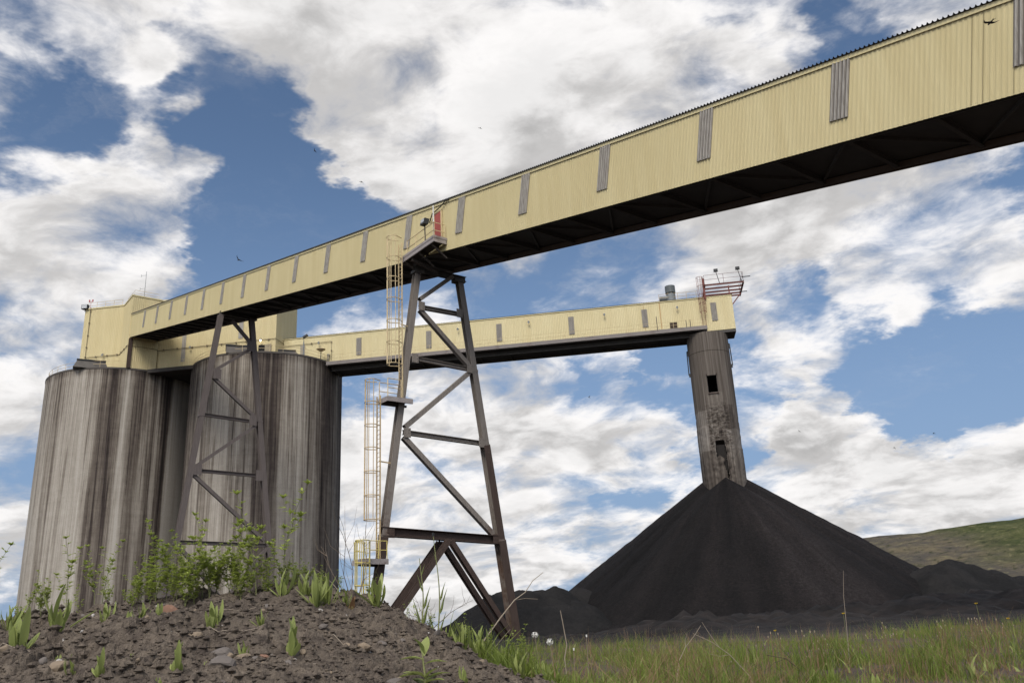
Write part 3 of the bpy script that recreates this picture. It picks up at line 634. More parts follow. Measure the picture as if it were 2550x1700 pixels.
# roof railing on the gallery, fan unit, caged ladder and head platform
mb=MB()
for hz in(.6,1.15): mb.tube([G2(-4.75,GP0+.3,GZ1+hz),G2(-10.6,GP0+.3,GZ1+hz)],.028,5)
for a in(-4.75,-7.6,-8.9,-10.4): mb.tube([G2(a,GP0+.3,GZ1-.05),G2(a,GP0+.3,GZ1+1.17)],.03,5)
mb.build('roof_railing',MORANGE,g2)
p=G2(-6.6,GP0+.9,GZ1); vt=thing('exhaust_fan',p,'dark grey cylindrical exhaust fan unit on the level gallery roof','exhaust fan')
mb=MB(); mb.tube([p-ZU*.02,p+ZU*1.25],.72,20); mb.build('stack',MGREY,vt)
mb=MB(); mb.tube([p+ZU*1.42,p+ZU*2.55],.78,20); mb.build('cowl',plain('dark_cowl',(.10,.11,.11),.5,.1),vt)
mb=MB()
for k in range(8): q=p+V(math.cos(k*.785),math.sin(k*.785),0)*.68; mb.tube([q+ZU*1.24,q+ZU*1.43],.04,5)
mb.build('bracket',MORANGE,vt)
mb=MB(); mb.tube([p+D2*1.75+ZU*.6,p+D2*.5+ZU*.6],.5,14); mb.build('motor',MGREY,vt)

# ---------------------------------------------------------------- ladders, platforms
def caged_ladder(name,label,p,z0,z1,face,cz0,cz1,mat,w=.46,cd=1.0,cr=.42,step=.31,mat2=None,group=None,hoops=1.55,top_flare=True):
    """p=(x,y) middle of the rungs; face = unit vector from the ladder towards the climber (cage side)"""
    f=nrm(V(face[0],face[1],0)); e=V(-f[1],f[0],0); P=V(p[0],p[1],0)
    t=thing(name,(p[0],p[1],z0),label,'ladder',group)
    for s in(-1,1):
        mb=MB(); mb.bar(P+e*s*w/2+ZU*z0,P+e*s*w/2+ZU*z1,.085,.05,f); mb.build('stringer',mat,t)
    mb=MB()
    for z in np.arange(z0+.25,z1-.1,step): mb.tube([P-e*w/2+ZU*z,P+e*w/2+ZU*z],.018,5)
    mb.build('rungs',mat2 or mat,t)
    def hoop(z,sc=1.0,shift=0.):
        pts=[P-e*w/2*sc+ZU*z]
        ctr=P+f*(cd-cr)+ZU*z
        for k in range(0,15):
            a=math.pi*k/14; pts.append(ctr-e*math.cos(a)*cr*sc+f*math.sin(a)*cr*sc)
        pts.append(P+e*w/2*sc+ZU*z); return pts
    zs=list(np.linspace(cz0,cz1,max(2,int(round((cz1-cz0)/hoops))+1)))
    for i,z in enumerate(zs):
        mb=MB(); mb.tube(hoop(z),.032,5); mb.build('cage_hoop',mat,t)
    mb=MB()
    for a in(10,50,90,130,170):
        q=P+f*(cd-cr)-e*math.cos(R(a))*cr+f*math.sin(R(a))*cr; mb.tube([q+ZU*cz0,q+ZU*cz1],.028,5)
    mb.build('cage_bars',mat,t)
    return t
def railing(parts,paths,h,mat,parent,mid=.5,r=.03,post=1.4,name='railing'):
    mb=MB()
    for path in paths:
        path=[np.asarray(q,float) for q in path]
        for hz in(h*mid,h): mb.tube([q+ZU*hz for q in path],r,6)
        for a,b in zip(path[:-1],path[1:]):
            n=max(1,int(round(np.linalg.norm(b-a)/post)))
            for i in range(n+1): q=a+(b-a)*i/n; mb.tube([q,q+ZU*(h+.01)],r*1.1,6)
    return mb.build(name,mat,parent)
# upper platform at the red door
DZ=27.27; PS0,PS1,PU=87.75,92.35,-1.12
pf=thing('access_platform',G1z(90,-.5,DZ),'uppermost steel platform with cream handrails outside the red gallery door','platform','steel platforms on the ladder way')
mb=MB(); mb.obox((G1z(PS0,PU/2,DZ-.05)+G1z(PS1,PU/2,DZ-.05))/2,D1*(PS1-PS0)/2,N1*(abs(PU)/2-.06),ZU*.03); mb.build('deck',MPLATD,pf)
mb=MB(); mb.channel(G1z(PS0,PU,DZ-.15),G1z(PS1,PU,DZ-.15),-N1,.08,.32); mb.channel(G1z(PS1,PU+.01,DZ-.15),G1z(PS1,-.07,DZ-.15),-D1,.08,.32); mb.channel(G1z(PS0,PU+.01,DZ-.15),G1z(PS0,-.07,DZ-.15),D1,.08,.32); mb.build('edge_beam',MPLAT,pf)
mb=MB(); 
for a,b in((PS0,PU),): pass
mb.obox(G1z((PS0+PS1)/2,PU-.035,DZ+.08),D1*(PS1-PS0)/2,N1*.008,ZU*.09); mb.obox(G1z(PS1+.035,PU/2,DZ+.08),D1*.008,N1*abs(PU)/2,ZU*.09); mb.build('toe_board',MPLAT,pf)
mb=MB()
for s in(88.6,90.0,91.4): mb.hbeam(G1z(s,PU+.05,DZ-.22),G1z(s,-.08,DZ-.22),ZU,.2,.12,.02)
for s in(88.3,90.2,91.9): mb.bar(G1z(s,PU+.1,DZ-.34),G1z(s,.25,DZ-1.15),.1,.1,ZU)
mb.hbeam(G1z(89.2,PU+.1,DZ-.45),G1z(89.2,1.2,DZ-1.0),ZU,.3,.2,.02)
mb.build('bracket',MPLATD,pf)
railing(None,[[G1z(88.6,PU+.05,DZ),G1z(92.3,PU+.05,DZ),G1z(92.3,-.12,DZ)]],1.20,MCREAM,pf,post=1.25)
mb=MB(); q=G1z(92.2,PU+.1,DZ); mb.tube([q,q+ZU*2.55],.045,6); mb.build('post',MWHITE,pf)
q=G1z(91.15,PU+.02,DZ+1.55); mb=MB(); mb.tube([G1z(91.15,PU+.05,DZ),q-ZU*.1],.045,6); mb.obox(q+ZU*.12,D1*.26,N1*.20,nrm((.2,.2,1))*.24); f_=mb.build('floodlight',MDARK,pf)
mb=MB(); mb.obox(q+ZU*.12-N1*.205,D1*.20,N1*.012,ZU*.18); mb.build('glass',MGLASS,f_)
BS=88.1
def BT(u,z,ds=0): return G1z(BS+ds,u,z)      # near trestle plane
p=BT(-1.37,0); caged_ladder('caged_ladder','upper cream caged ladder from the middle platform up to the red door platform',p[:2],16.35,28.4,-N1,18.95,28.75,MCREAM,cd=1.05,cr=.46,group='caged ladders on the near trestle')
mb=MB(); mb.bar(BT(-1.33,22.0),BT(-.5,21.85),.08,.05,ZU)
# middle platform
def small_platform(label,u0,u1,z,s0,s1,hand,deckm,group):
    t=thing('access_platform',BT((u0+u1)/2,z,(s0+s1)/2),label,'platform',group)
    mb=MB(); mb.obox(BT((u0+u1)/2,z-.03,(s0+s1)/2),N1*((u1-u0)/2-.05),D1*((s1-s0)/2-.05),ZU*.03); mb.build('deck',MPLATD,t)
    mb=MB(); zz=z-.14
    mb.channel(BT(u0,zz,s1),BT(u1,zz,s1),-D1,.08,.34); mb.channel(BT(u0,zz,s0),BT(u1,zz,s0),D1,.08,.34); mb.channel(BT(u0-.01,zz,s0),BT(u0-.01,zz,s1),-N1,.08,.34); mb.build('edge_beam',deckm,t)
    mb=MB(); mb.bar(BT(u0+.2,z-.3,0),BT(u1-.1,z-.36,0),.14,.14,ZU); mb.bar(BT(u0+.15,z-.2,s0+.05),BT(u0+.15,z-.2,s1-.05),.12,.1,ZU); mb.build('bracket',MPLATD,t)
    return t
p2_=small_platform('small middle platform with two cream handrails clamped to the near trestle leg',-2.85,-.85,16.35,-.55,.75,MCREAM,MPLAT,'steel platforms on the ladder way')
railing(None,[[BT(-2.8,16.35,.7),BT(-1.75,16.35,.7)],[BT(-2.8,16.35,-.5),BT(-1.3,16.35,-.5)]],1.3,MCREAM,p2_,post=1.1)
p=BT(-3.12,0); caged_ladder('caged_ladder','middle rust-streaked yellow caged ladder down to the lowest platform',p[:2],5.5,16.5,-N1,8.1,17.55,MORANGE,cd=1.0,cr=.45,group='caged ladders on the near trestle')
p3_=small_platform('lowest platform with yellow handrails on the rusty foot of the near trestle',-4.62,-2.78,5.55,-.65,.75,MYEL,MPLAT,'steel platforms on the ladder way')
railing(None,[[BT(-3.7,5.55,-.55),BT(-4.55,5.55,-.55),BT(-4.55,5.55,.2)],[BT(-4.1,5.55,.68),BT(-2.85,5.55,.68)]],1.15,MYEL,p3_,post=.8)
cv=nrm(V(-.35,-.55,0)); p=BT(-4.45,0,.95); caged_ladder('caged_ladder','lowest bright yellow caged ladder below the lowest trestle platform',p[:2],0.05,6.6,cv,2.55,6.65,MYEL,w=.5,cd=.85,cr=.42,group='caged ladders on the near trestle')
# ---------------------------------------------------------------- trestles
def trestle(label,s,segs,legs,mat_leg,sizes):
    base=G1z(s,2,0); t=thing('trestle',base,label,'trestle','trestles carrying the sloping gallery')
    def P(u,z): return G1z(s,u,z)
    for pts in legs:
        mb=MB()
        for (a,b,m1,d,w_) in pts: mb.hbeam(P(*a),P(*b),-D1,d,w_,.045,0,m1)
        # splice plates
        for (a,b,m1,d,w_) in pts[:-1]:
            q=P(*b); mb.obox(q,N1*(w_/2+.035),D1*(d/2+.03),ZU*.10)
        mb.build('leg',mat_leg,t)
    for (nm,a,b,kind,d,m) in segs:
        mb=MB()
        if kind=='H': mb.hbeam(P(*a),P(*b),ZU if abs(a[1]-b[1])<abs(a[0]-b[0])*4 else N1,d,d,.03)
        elif kind=='A': mb.channel(P(*a)-D1*.16,P(*b)-D1*.16,-D1,d*.6,d,.03); mb.channel(P(*a)+D1*.16,P(*b)+D1*.16,D1,d*.6,d,.03)
        elif kind=='W': # two separate members side by side
            for sg in(-1,1): mb.hbeam(P(*a)+D1*sg*.55,P(*b)+D1*sg*.55,-D1,d,d,.03)
        mb.build(nm,m,t)
    return t,P
segs2=[('strut',(.21,23.68),(3.83,23.77),'H',.30,MSTEEL),('strut',(-.49,19.64),(4.52,19.51),'H',.30,MSTEEL),('strut',(-1.24,14.16),(5.36,13.95),'H',.32,MSTEEL),
 ('bottom_beam',(-2.95,7.38),(6.62,7.02),'H',.58,MRUST),
 ('diagonal_brace',(.22,24.26),(3.2,26.75),'A',.30,MSTEEL),('diagonal_brace',(.25,23.45),(4.4,19.83),'A',.32,MSTEEL),('diagonal_brace',(4.45,19.2),(-1.1,14.5),'A',.32,MSTEEL),('diagonal_brace',(-1.2,13.80),(6.1,7.40),'A',.36,MSTEEL),
 ('foot_brace',(1.95,6.85),(-3.6,.3),'W',.36,MRUST),('foot_brace',(2.1,6.85),(7.1,.3),'W',.36,MRUST)]
def lin(z,a,b): return a[0]+(b[0]-a[0])*(z-a[1])/(b[1]-a[1])
LA,LB=(.06,26.45),(-3.75,0.0); RA,RB=(3.80,26.6),(7.75,0.0)
L2=[(LA,(lin(7.1,LA,LB),7.1),None,.46,.46),((lin(7.1,LA,LB),7.1),LB,1,.50,.50)]
R2=[(RA,(lin(19.4,RA,RB),19.4),None,.46,.46),((lin(19.4,RA,RB),19.4),(lin(13.8,RA,RB),13.8),None,.48,.48),((lin(13.8,RA,RB),13.8),(lin(6.95,RA,RB),6.95),1,.56,.56),((lin(6.95,RA,RB),6.95),RB,1,.66,.62)]
t2,P2=trestle('near tall steel trestle, grey above and rust brown at its foot, carrying ladders',BS,segs2,[L2,R2],[MSTEEL,MRUST],None)
for u,z in((.0,23.7),(3.9,23.75),(-.6,19.6),(4.7,19.5),(-1.3,14.1),(5.55,13.95),(-2.6,7.3),(6.5,7.05)):
    mb=MB(); mb.obox(P2(u+(.28 if u<2 else -.28),z)-D1*.245,N1*.27,D1*.014,ZU*.34)
    for bx in(-.16,.16):
        for bz in(-.22,0,.22): mb.tube([P2(u+(.28 if u<2 else -.28)+bx,z+bz)-D1*.258,P2(u+(.28 if u<2 else -.28)+bx,z+bz)-D1*.285],.028,6)
    mb.build('gusset_plate',MSTEEL if z>8 else MRUST,t2)
mb=MB(); mb.hbeam(P2(-.1,26.72),P2(4.4,26.72),ZU,.4,.35,.03); mb.obox(P2(3.75,26.45),N1*.45,D1*.3,ZU*.12); mb.obox(P2(.1,26.4),N1*.4,D1*.3,ZU*.12); mb.build('cap_beam',MUNDER,t2)
mb=MB()
for z,ul in((22.05,-1.37),(12.0,-3.1)): mb.bar(BT(ul,z),BT(lin(z,LA,LB)-.2,z-.06),.08,.06,ZU)
mb.build('ladder_tie',MORANGE,t2)
S1B=43.86
LA1,LB1=(.05,37.4),(-4.35,0); RA1,RB1=(3.72,37.5),(8.45,0)
segs1=[('diagonal_brace',(1.4,36.9),(3.9,34.4),'A',.34,MSTEEL1),('diagonal_brace',(3.85,33.8),(-.3,30.5),'A',.34,MSTEEL1),('diagonal_brace',(-.35,29.7),(4.6,25.7),'A',.36,MSTEEL1),('strut',(-1.03,25.25),(4.9,25.0),'H',.34,MSTEEL1),
 ('diagonal_brace',(4.8,24.5),(-1.85,19.2),'A',.36,MSTEEL1),('strut',(-1.9,18.95),(6.0,18.8),'H',.36,MSTEEL1),('diagonal_brace',(-1.8,18.45),(6.5,11.6),'A',.38,MSTEEL1),('strut',(-2.85,11.25),(6.95,11.05),'H',.38,MSTEEL1),('diagonal_brace',(-2.8,10.9),(2.4,5.0),'A',.38,MSTEEL1),('diagonal_brace',(6.9,10.8),(2.2,5.0),'A',.38,MSTEEL1)]
def legs1(A,B,d): zs=[A[1],25.1,11.1,0]; return [((lin(a,A,B),a),(lin(b,A,B),b),None,d,d) for a,b in zip(zs[:-1],zs[1:])]
t1,P1=trestle('far mauve-grey steel trestle standing in front of the right silo',S1B,segs1,[legs1(LA1,LB1,.58),legs1(RA1,RB1,.58)],[MSTEEL1],None)
for u,z in((3.95,34.0),(4.7,25.1),(-1.7,19.0),(5.8,18.8),(-.25,30.1)):
    mb=MB(); mb.obox(P1(u+(.25 if u<2 else -.25),z)-D1*.305,N1*.45,D1*.014,ZU*.6); mb.build('gusset_plate',MSTEEL1,t1)
mb=MB(); mb.hbeam(P1(-.1,37.62),P1(4.4,37.62),ZU,.4,.4,.03); mb.build('cap_beam',MUNDER,t1)
# ---------------------------------------------------------------- stacking tube
TC=G2(-11.27,126.05,0); TR,TI=3.06,2.70; TZ=41.36
tw=thing('stacking_tube',(TC[0],TC[1],0),'round brown concrete stacking tube with two square openings rising from the coal cone','tower')
tw.rotation_euler=(0,0,math.atan2(-TC[1],-TC[0]))
def tubemat():
    m,q=newmat('sooty_tube_concrete'); O=q.n('ShaderNodeTexCoord').outputs['Object']; x,y,z=q.sep(O); ang=q.math('ARCTAN2',y,x)
    s1=q.noise(q.comb(q.math('MULTIPLY',ang,9.),q.math('MULTIPLY',z,.07),0.),1.0,6,.62); s2=q.noise(q.comb(q.math('MULTIPLY',ang,36.),q.math('MULTIPLY',z,.06),3.),1.0,4,.6)
    v=q.math('ADD',q.math('MULTIPLY_ADD',q.math('SUBTRACT',s1,.5),1.15,.46),q.math('MULTIPLY',q.math('SUBTRACT',s2,.5),.5))
    bl=q.noise(q.comb(q.math('MULTIPLY',ang,2.6),q.math('MULTIPLY',z,.32),1.),1.0,5,.6); low=q.rng(z,31.5,28.5)
    er=q.noise(q.comb(q.math('MULTIPLY',ang,4.2),q.math('MULTIPLY',z,2.6),7.),1.0,6,.7)
    v=q.math('ADD',v,q.math('MULTIPLY',low,q.math('MULTIPLY',q.math('SUBTRACT',bl,.47),.55)))
    def win(v_,a_,b_,s_): return q.math('MULTIPLY',q.rng(v_,a_,a_+s_),q.rng(v_,b_,b_-s_))
    wob=q.math('MULTIPLY_ADD',q.math('SUBTRACT',bl,.5),.5,0.); az_=q.math('ADD',ang,wob); zz_=q.math('ADD',z,q.math('MULTIPLY',wob,2.))
    v=q.math('ADD',v,q.math('MULTIPLY',q.math('MULTIPLY',win(ang,-1.35,-.40,.02),win(zz_,23.6,29.6,.08)),.20))
    v=q.math('ADD',v,q.math('MULTIPLY',q.math('MULTIPLY',win(az_,.36,1.5,.02),win(zz_,16.,26.6,.1)),.13))
    v=q.math('ADD',v,q.math('MULTIPLY',q.math('MULTIPLY',win(az_,-.30,.42,.02),win(zz_,29.0,32.0,.1)),.10))
    v=q.math('SUBTRACT',v,q.math('MULTIPLY',q.math('MULTIPLY',win(az_,.38,.9,.03),win(zz_,26.6,30.2,.1)),.16))
    mid=q.math('MULTIPLY',low,q.math('MULTIPLY',q.rng(z,22.5,25),q.rng(q.math('ABSOLUTE',q.math('SUBTRACT',ang,.10)),.75,.40)))
    v=q.math('ADD',v,q.math('MULTIPLY',mid,q.rng(er,.36,.60,-.34,.10)))
    v=q.math('SUBTRACT',v,q.math('MULTIPLY',q.rng(z,25,21),q.math('MULTIPLY_ADD',bl,.25,.02)))
    line=q.rng(q.math('ABSOLUTE',q.math('SUBTRACT',z,38.4)),.02,.10,.25,0); v=q.math('SUBTRACT',v,line)
    c=q.ramp(v,[(0,(.018,.0145,.012)),(.3,(.068,.055,.045)),(.55,(.130,.110,.092)),(.8,(.215,.19,.165)),(1,(.31,.28,.25))])
    fin(q,c,.9,.2,bump=q.math('MULTIPLY',er,mid),bs=.9,bd=.25); return m
K=220; zr=list(np.linspace(15,41.36,190)); zr=[0,8]+zr
def hole(a,z,mg=0):
    lat=a*TR
    if -.72<lat<.74 and 32.0<z<34.5: return True
    j=.16*float(fbm(np.array([z*1.9]),np.array([3.3+lat*.3]),3,77)[0]); k_=.16*float(fbm(np.array([z*1.7]),np.array([9.1+lat*.3]),3,78)[0])
    if -.66+max(j,-.05)<lat<.80+k_ and 22.6+.5*float(fbm(np.array([lat*2.5]),np.array([1.]),3,79)[0])<z<24.9: return True
    if .30+.07*(22.6-z)+j*1.6<lat<.80+k_ and 18.0<z<22.9: return True
    return False
rng_=np.random.default_rng(3)
_a=2*math.pi*np.arange(K)/K-math.pi; _A,_Z=np.meshgrid(_a,np.array(zr),indexing='xy'); EB=fbm(_A*6.,_Z*1.6,4,21)
def TP(i,r,z,bulge=True):
    a=2*math.pi*i/K-math.pi
    if bulge and 19<z<31: # worn and patched lower drum
        e=EB[zr.index(z),i]; m_=min(1,(31-z)/2)*min(1,(z-18.5))*(1.0 if -.5<a<.62 else .35)
        r=r-.10*m_*max(0,.55+e*2.0)*1.0
        if (z<27.2 and a<-.55) or (z<24.0 and a>.45) : r+=.05
    return (r*math.cos(a),r*math.sin(a),z)
mb=MB(); vs=[TP(i,TR,z) for z in zr for i in range(K)]+[TP(i,TI,z,False) for z in zr for i in range(K)]; nv=len(zr)*K
F=[];FI=[]
HB={}
def isH(i,r):
    if (i,r) not in HB: a=2*math.pi*(i+.5)/K-math.pi; HB[(i,r)]=abs(a)<.5 and hole(a,(zr[r]+zr[r+1])/2)
    return HB[(i,r)]
for r in range(len(zr)-1):
    for i in range(K):
        j=(i+1)%K; q=(r*K+i,r*K+j,(r+1)*K+j,(r+1)*K+i)
        if isH(i,r):
            for (di,dr,e) in((-1,0,(q[3],q[0])),(1,0,(q[1],q[2])),(0,-1,(q[0],q[1])),(0,1,(q[2],q[3]))):
                if not isH((i+di)%K,r+dr): FI.append((e[1],e[0],e[0]+nv,e[1]+nv)[::-1])
        else: F.append(q); FI.append(tuple(k+nv for k in q)[::-1])
mb.add(vs,F,0); MBb=np.array(vs); mb.f+= [tuple(k for k in q) for q in FI]; mb.m+=[1]*len(FI)
TM=tubemat(); w_=mb.build('shell',[TM,plain('coal_black_inside',(.03,.026,.024),.9,.2)],None,raw=True,smooth=False); w_.parent=tw
for p in w_.data.polygons: p.use_smooth=True
mb=MB(); mb.tube([(0,0,TZ-.25),(0,0,TZ)],TR-.02,64); x_=mb.build('cap',MUNDER2,None,raw=True); x_.parent=tw
mb=MB(); mb.tube([(0,0,20.5),(0,0,24.35)],TI-.03,40); x_=mb.build('coal_plug',plain('coal_plug_dark',(.018,.015,.013),.9,.3),None,raw=True); x_.parent=tw  # coal-dark plug added close behind the lower opening so it shows less black
mb=MB(); r=TR+.06
for lat in(-.72,.74): mb.obox((r,lat,34.75),(.08,0,0),(0,.06,0),(0,0,.10))
mb.obox((r-.02,.01,31.86),(.05,0,0),(0,.78,0),(0,0,.07)); x_=mb.build('opening_sill',MRUST,None,raw=True); x_.parent=tw
for sg,z0,z1 in((-1,35.5,39.6),(1,36.3,40.1)):
    mb=MB(); y=sg*(TR+.13); mb.tube([(0,sg*(TR-.1),z1),(0,y,z1-.3),(0,y+.06*sg,z0+.3),(0,sg*(TR-.05),z0)],.09,6); mb.obox((0,sg*(TR+.05),z1-.5),(.15,0,0),(0,.14,0),(0,0,.35)); mb.obox((0,sg*(TR+.05),z0+.2),(.15,0,0),(0,.14,0),(0,0,.25)); x_=mb.build('side_bracket',MDARK,None,raw=True); x_.parent=tw
# ladder and platform over the gallery head
p=G2(-11.05,GP0-.25,0)
caged_ladder('caged_ladder','red oxide caged ladder climbing from the walkway to the roof platform',p[:2],42.3,50.1,-N2,44.6,50.2,MREDST,w=.5,cd=.9,cr=.5,hoops=1.4)
hp=thing('roof_platform',G2(-14.5,125,GZ1),'red oxide steel platform with railings and lamps above the gallery head end','platform')
HPZ=48.95
mb=MB(); a0,a1=-11.75,-17.5
for pp in(GP0-.45,GP0+1.15,GP0+2.7,GP1+.5,GP1+1.6): mb.hbeam(G2(a0,pp,HPZ),G2(a1,pp,HPZ),ZU,.22,.16,.03)
mb.hbeam(G2(a1,GP0-.6,HPZ-.02),G2(a1,GP1+1.8,HPZ-.02),ZU,.3,.2,.03); mb.hbeam(G2(a0,GP0-.6,HPZ-.02),G2(a0,GP1+1.8,HPZ-.02),ZU,.3,.2,.03)
mb.build('frame',MREDST,hp)
mb=MB()
for a in(a0+.1,-15.3):
    for pp in(GP0+.25,GP1-.2): mb.bar(G2(a,pp,GZ1-.02),G2(a,pp,HPZ-.17),.16,.16,D2)
mb.bar(G2(-15.3,GP1-.1,GZ1-1.2),G2(a1,GP1+.2,HPZ-.2),.14,.14,D2); mb.bar(G2(-11.6,GP0-.25,46.8),G2(-11.6,GP0-.25,HPZ+1.2),.28,.2,D2)
mb.build('support',MREDST,hp)
railing(None,[[G2(a0,GP0-.5,HPZ+.15),G2(a1,GP0-.5,HPZ+.15),G2(a1,GP1+1.6,HPZ+.15)]],1.45,plain('mauve_handrail',(.22,.14,.14),.6,.15),hp,post=2.9)
mb=MB(); mb.tube([G2(a1+.2,GP0-.5,HPZ+.75),G2(a1-1.1,GP0-.5,HPZ+.75)],.07,6); mb.build('outrigger',MDARK,hp)
mb=MB(); mb.tube([G2(a1+.1,GP1,HPZ-.1),G2(a1-.9,GP1,HPZ-.1)],.07,6); mb.build('outrigger',MDARK,hp)
for a,z in((-14.0,51.2),(-17.25,51.2)):
    b=G2(a,GP0-.45,HPZ+.1); mb=MB(); mb.tube([b,G2(a+.35,GP0-.45,z-.2)],.05,6); q=G2(a+.35,GP0-.45,z); mb.obox(q,D2*.3,N2*.2,ZU*.2); f_=mb.build('floodlight',MDARK,hp)

# ================================================================== ground, coal, hill
def pos(q): return q.n('ShaderNodeNewGeometry').outputs['Position']
def coalmat(name,c0,c1,bs=.5,sc=2.2):
    m,q=newmat(name); P=pos(q); n=q.noise(P,.22,6,.6); f=q.noise(P,sc,5,.7); k=q.noise(P,sc*6,3,.7)
    c=q.mix(q.rng(n,.35,.65),c4(c0),c4(c1)); c=q.mix(q.rng(f,.35,.75,0,.45),c,c4(tuple(v*.55 for v in c0)))
    fin(q,c,.9,.08,bump=q.math('ADD',f,q.math('MULTIPLY',k,.5)),bs=bs,bd=.25); return m
def conemat():
    m,q=newmat('heaped_coal'); O=q.n('ShaderNodeTexCoord').outputs['Object']; x,y,z=q.sep(O); ang=q.math('ARCTAN2',y,x); rr_=q.vec('LENGTH',q.comb(x,y,0.))
    st=q.noise(q.comb(q.math('MULTIPLY',q.math('COSINE',ang),3.0),q.math('MULTIPLY',q.math('SINE',ang),3.0),q.math('MULTIPLY',rr_,.03)),1.0,6,.6)
    s2=q.noise(q.comb(q.math('MULTIPLY',q.math('COSINE',ang),19.),q.math('MULTIPLY',q.math('SINE',ang),19.),q.math('MULTIPLY',rr_,.12)),1.0,5,.65)
    gr=q.noise(O,3.4,5,.75); g2_=q.noise(O,9.,3,.7)
    v=q.math('ADD',q.math('MULTIPLY_ADD',q.math('SUBTRACT',st,.5),2.1,.44),q.math('ADD',q.math('MULTIPLY',q.math('SUBTRACT',s2,.5),.42),q.math('MULTIPLY',q.math('SUBTRACT',gr,.5),1.7)))
    c=q.ramp(v,[(0,(.0065,.006,.006)),(.4,(.0125,.011,.0108)),(.7,(.021,.0172,.0165)),(1,(.036,.031,.030))])
    fin(q,c,.9,.10,bump=q.math('ADD',gr,q.math('MULTIPLY',g2_,.6)),bs=.8,bd=.3); return m
MCOAL=conemat()
MCOAL2=coalmat('dull_coal',(.017,.0165,.0165),(.028,.026,.025),.9)
def groundmat():
    m,q=newmat('yard_ground'); P=pos(q); x,y,z=q.sep(P); n=q.noise(P,.15,6,.6); f=q.noise(P,5,6,.7); k=q.noise(P,1.1,5,.6)
    dirt=q.mix(q.rng(k,.35,.7),(.095,.072,.056,1),(.055,.042,.034,1))
    coal=q.mix(q.rng(k,.35,.65),(.011,.0095,.009,1),(.024,.019,.017,1))
    sheen=q.mix(q.rng(q.noise(q.comb(q.math('MULTIPLY',x,.05),q.math('MULTIPLY',y,.35),0.),1.0,4,.6),.42,.62),coal,(.040,.0385,.038,1))
    yy=q.math('ADD',y,q.math('MULTIPLY',q.math('SUBTRACT',n,.5),22.))
    c=q.mix(q.rng(yy,24,34),dirt,coal); c=q.mix(q.rng(yy,64,80),c,sheen)
    c=q.mix(q.rng(q.vec('LENGTH',P),240,330),c,(.10,.095,.05,1))
    c=q.mix(q.rng(f,.4,.8,0,.5),c,q.vec('SCALE',c,scale=.5))
    fin(q,c,.9,.2,bump=f,bs=.6,bd=.06); return m
rr=np.concatenate([np.linspace(1.2,12,60),np.linspace(12.3,80,190),np.geomspace(81,5000,90)]); aa=np.radians(np.concatenate([np.arange(-60,60,.5),np.arange(60,300.1,3)]))
Rg,Ag=np.meshgrid(rr,aa,indexing='ij'); X,Y=Rg*np.sin(Ag),Rg*np.cos(Ag)
Z=base_ground(X,Y)+fbm(X*.35,Y*.35,4,2)*.05*sm(2,8,Rg)
bankm=sm(33,40,Y-.1*X)*sm(66,54,Y-.1*X)*sm(0,9,X)
Z=Z+bankm*(fbm(X*.5,Y*.5,5,11)*.55+fbm(X*1.7,Y*1.7,3,12)*.28)
rgh=sm(34,44,Y-.1*X)*sm(84,68,Y)*sm(-14,2,X)
Z=Z+rgh*(fbm(X*.6,Y*.6,4,15)*.30+lumps(X*.9,Y*.9,16)*.30+lumps(X*2.1,Y*2.1,17)*.16-.12)
Z=Z+sm(55,70,Y)*sm(160,90,Y)*sm(0,25,X)*fbm(X*.1,Y*.25,4,13)*.35
gnd=grid_obj('ground',X,Y,Z,groundmat()); tag(gnd,'bare coal yard ground with a dark rough bank behind the grass','ground',kind='structure')
# dirt mound in the foreground
def moundmat():
    m,q=newmat('dry_clay_dirt'); P=pos(q); n=q.noise(P,1.1,5,.6); f=q.noise(P,14,6,.7); k=q.noise(P,48,4,.7)
    c=q.mix(q.rng(n,.3,.7),(.195,.157,.120,1),(.128,.103,.080,1)); c=q.mix(q.rng(f,.33,.72),c,(.060,.047,.039,1)); c=q.mix(q.rng(k,.58,.78,0,.55),c,(.22,.18,.145,1))
    fin(q,c,.95,.15,bump=q.math('ADD',q.math('MULTIPLY',f,1.2),k),bs=1.0,bd=.02); return m
MM=moundmat()
def clod(x,y):
    w1=x+fbm(x*3,y*3,2,31)*.10; w2=y+fbm(x*3+7,y*3,2,33)*.10
    m=.35+.65*np.clip(.5+fbm(x*.9,y*.9,3,40)*1.2,0,1)
    return (lumps(w1*4.4,w2*4.4,3)*.115+lumps(w1*9.5,w2*9.5,5)*.095+lumps(w1*21,w2*21,6)*.048)*m+fbm(x*1.6,y*1.6,4,8)*.085+fbm(x*14,y*14,3,9)*.030-.105
rr=np.concatenate([np.arange(2.3,7.0,.0135),np.arange(7.0,9.6,.06)]); aa=np.radians(np.arange(-41,11,.13))
Rg,Ag=np.meshgrid(rr,aa,indexing='ij'); X,Y=Rg*np.sin(Ag),Rg*np.cos(Ag)
edge=sm(10.9,7,np.degrees(Ag))*sm(9.6,8.6,Rg)*sm(-41,-39,np.degrees(Ag))
Zm=mound(X,Y)+clod(X,Y); Z=np.where(edge<1,(Zm)*edge+(base_ground(X,Y)-.25)*(1-edge),Zm)
md=grid_obj('dirt_mound',X,Y,Z,MM,smooth=False); tag(md,'foreground mound of loose brown clods and stones','dirt mound',kind='structure')
def gz(x,y):
    x=np.asarray(x,float);y=np.asarray(y,float); a=np.degrees(np.arctan2(x,y)); r=np.hypot(x,y)
    e=sm(10.9,7,a)*sm(9.6,8.6,r)
    return np.maximum(np.where((a>-41)&(r>2.3)&(r<9.6),(mound(x,y)+clod(x,y)*1)*e+(base_ground(x,y)-.25)*(1-e),-9),base_ground(x,y)+fbm(x*.35,y*.35,4,2)*.05*sm(2,8,r))
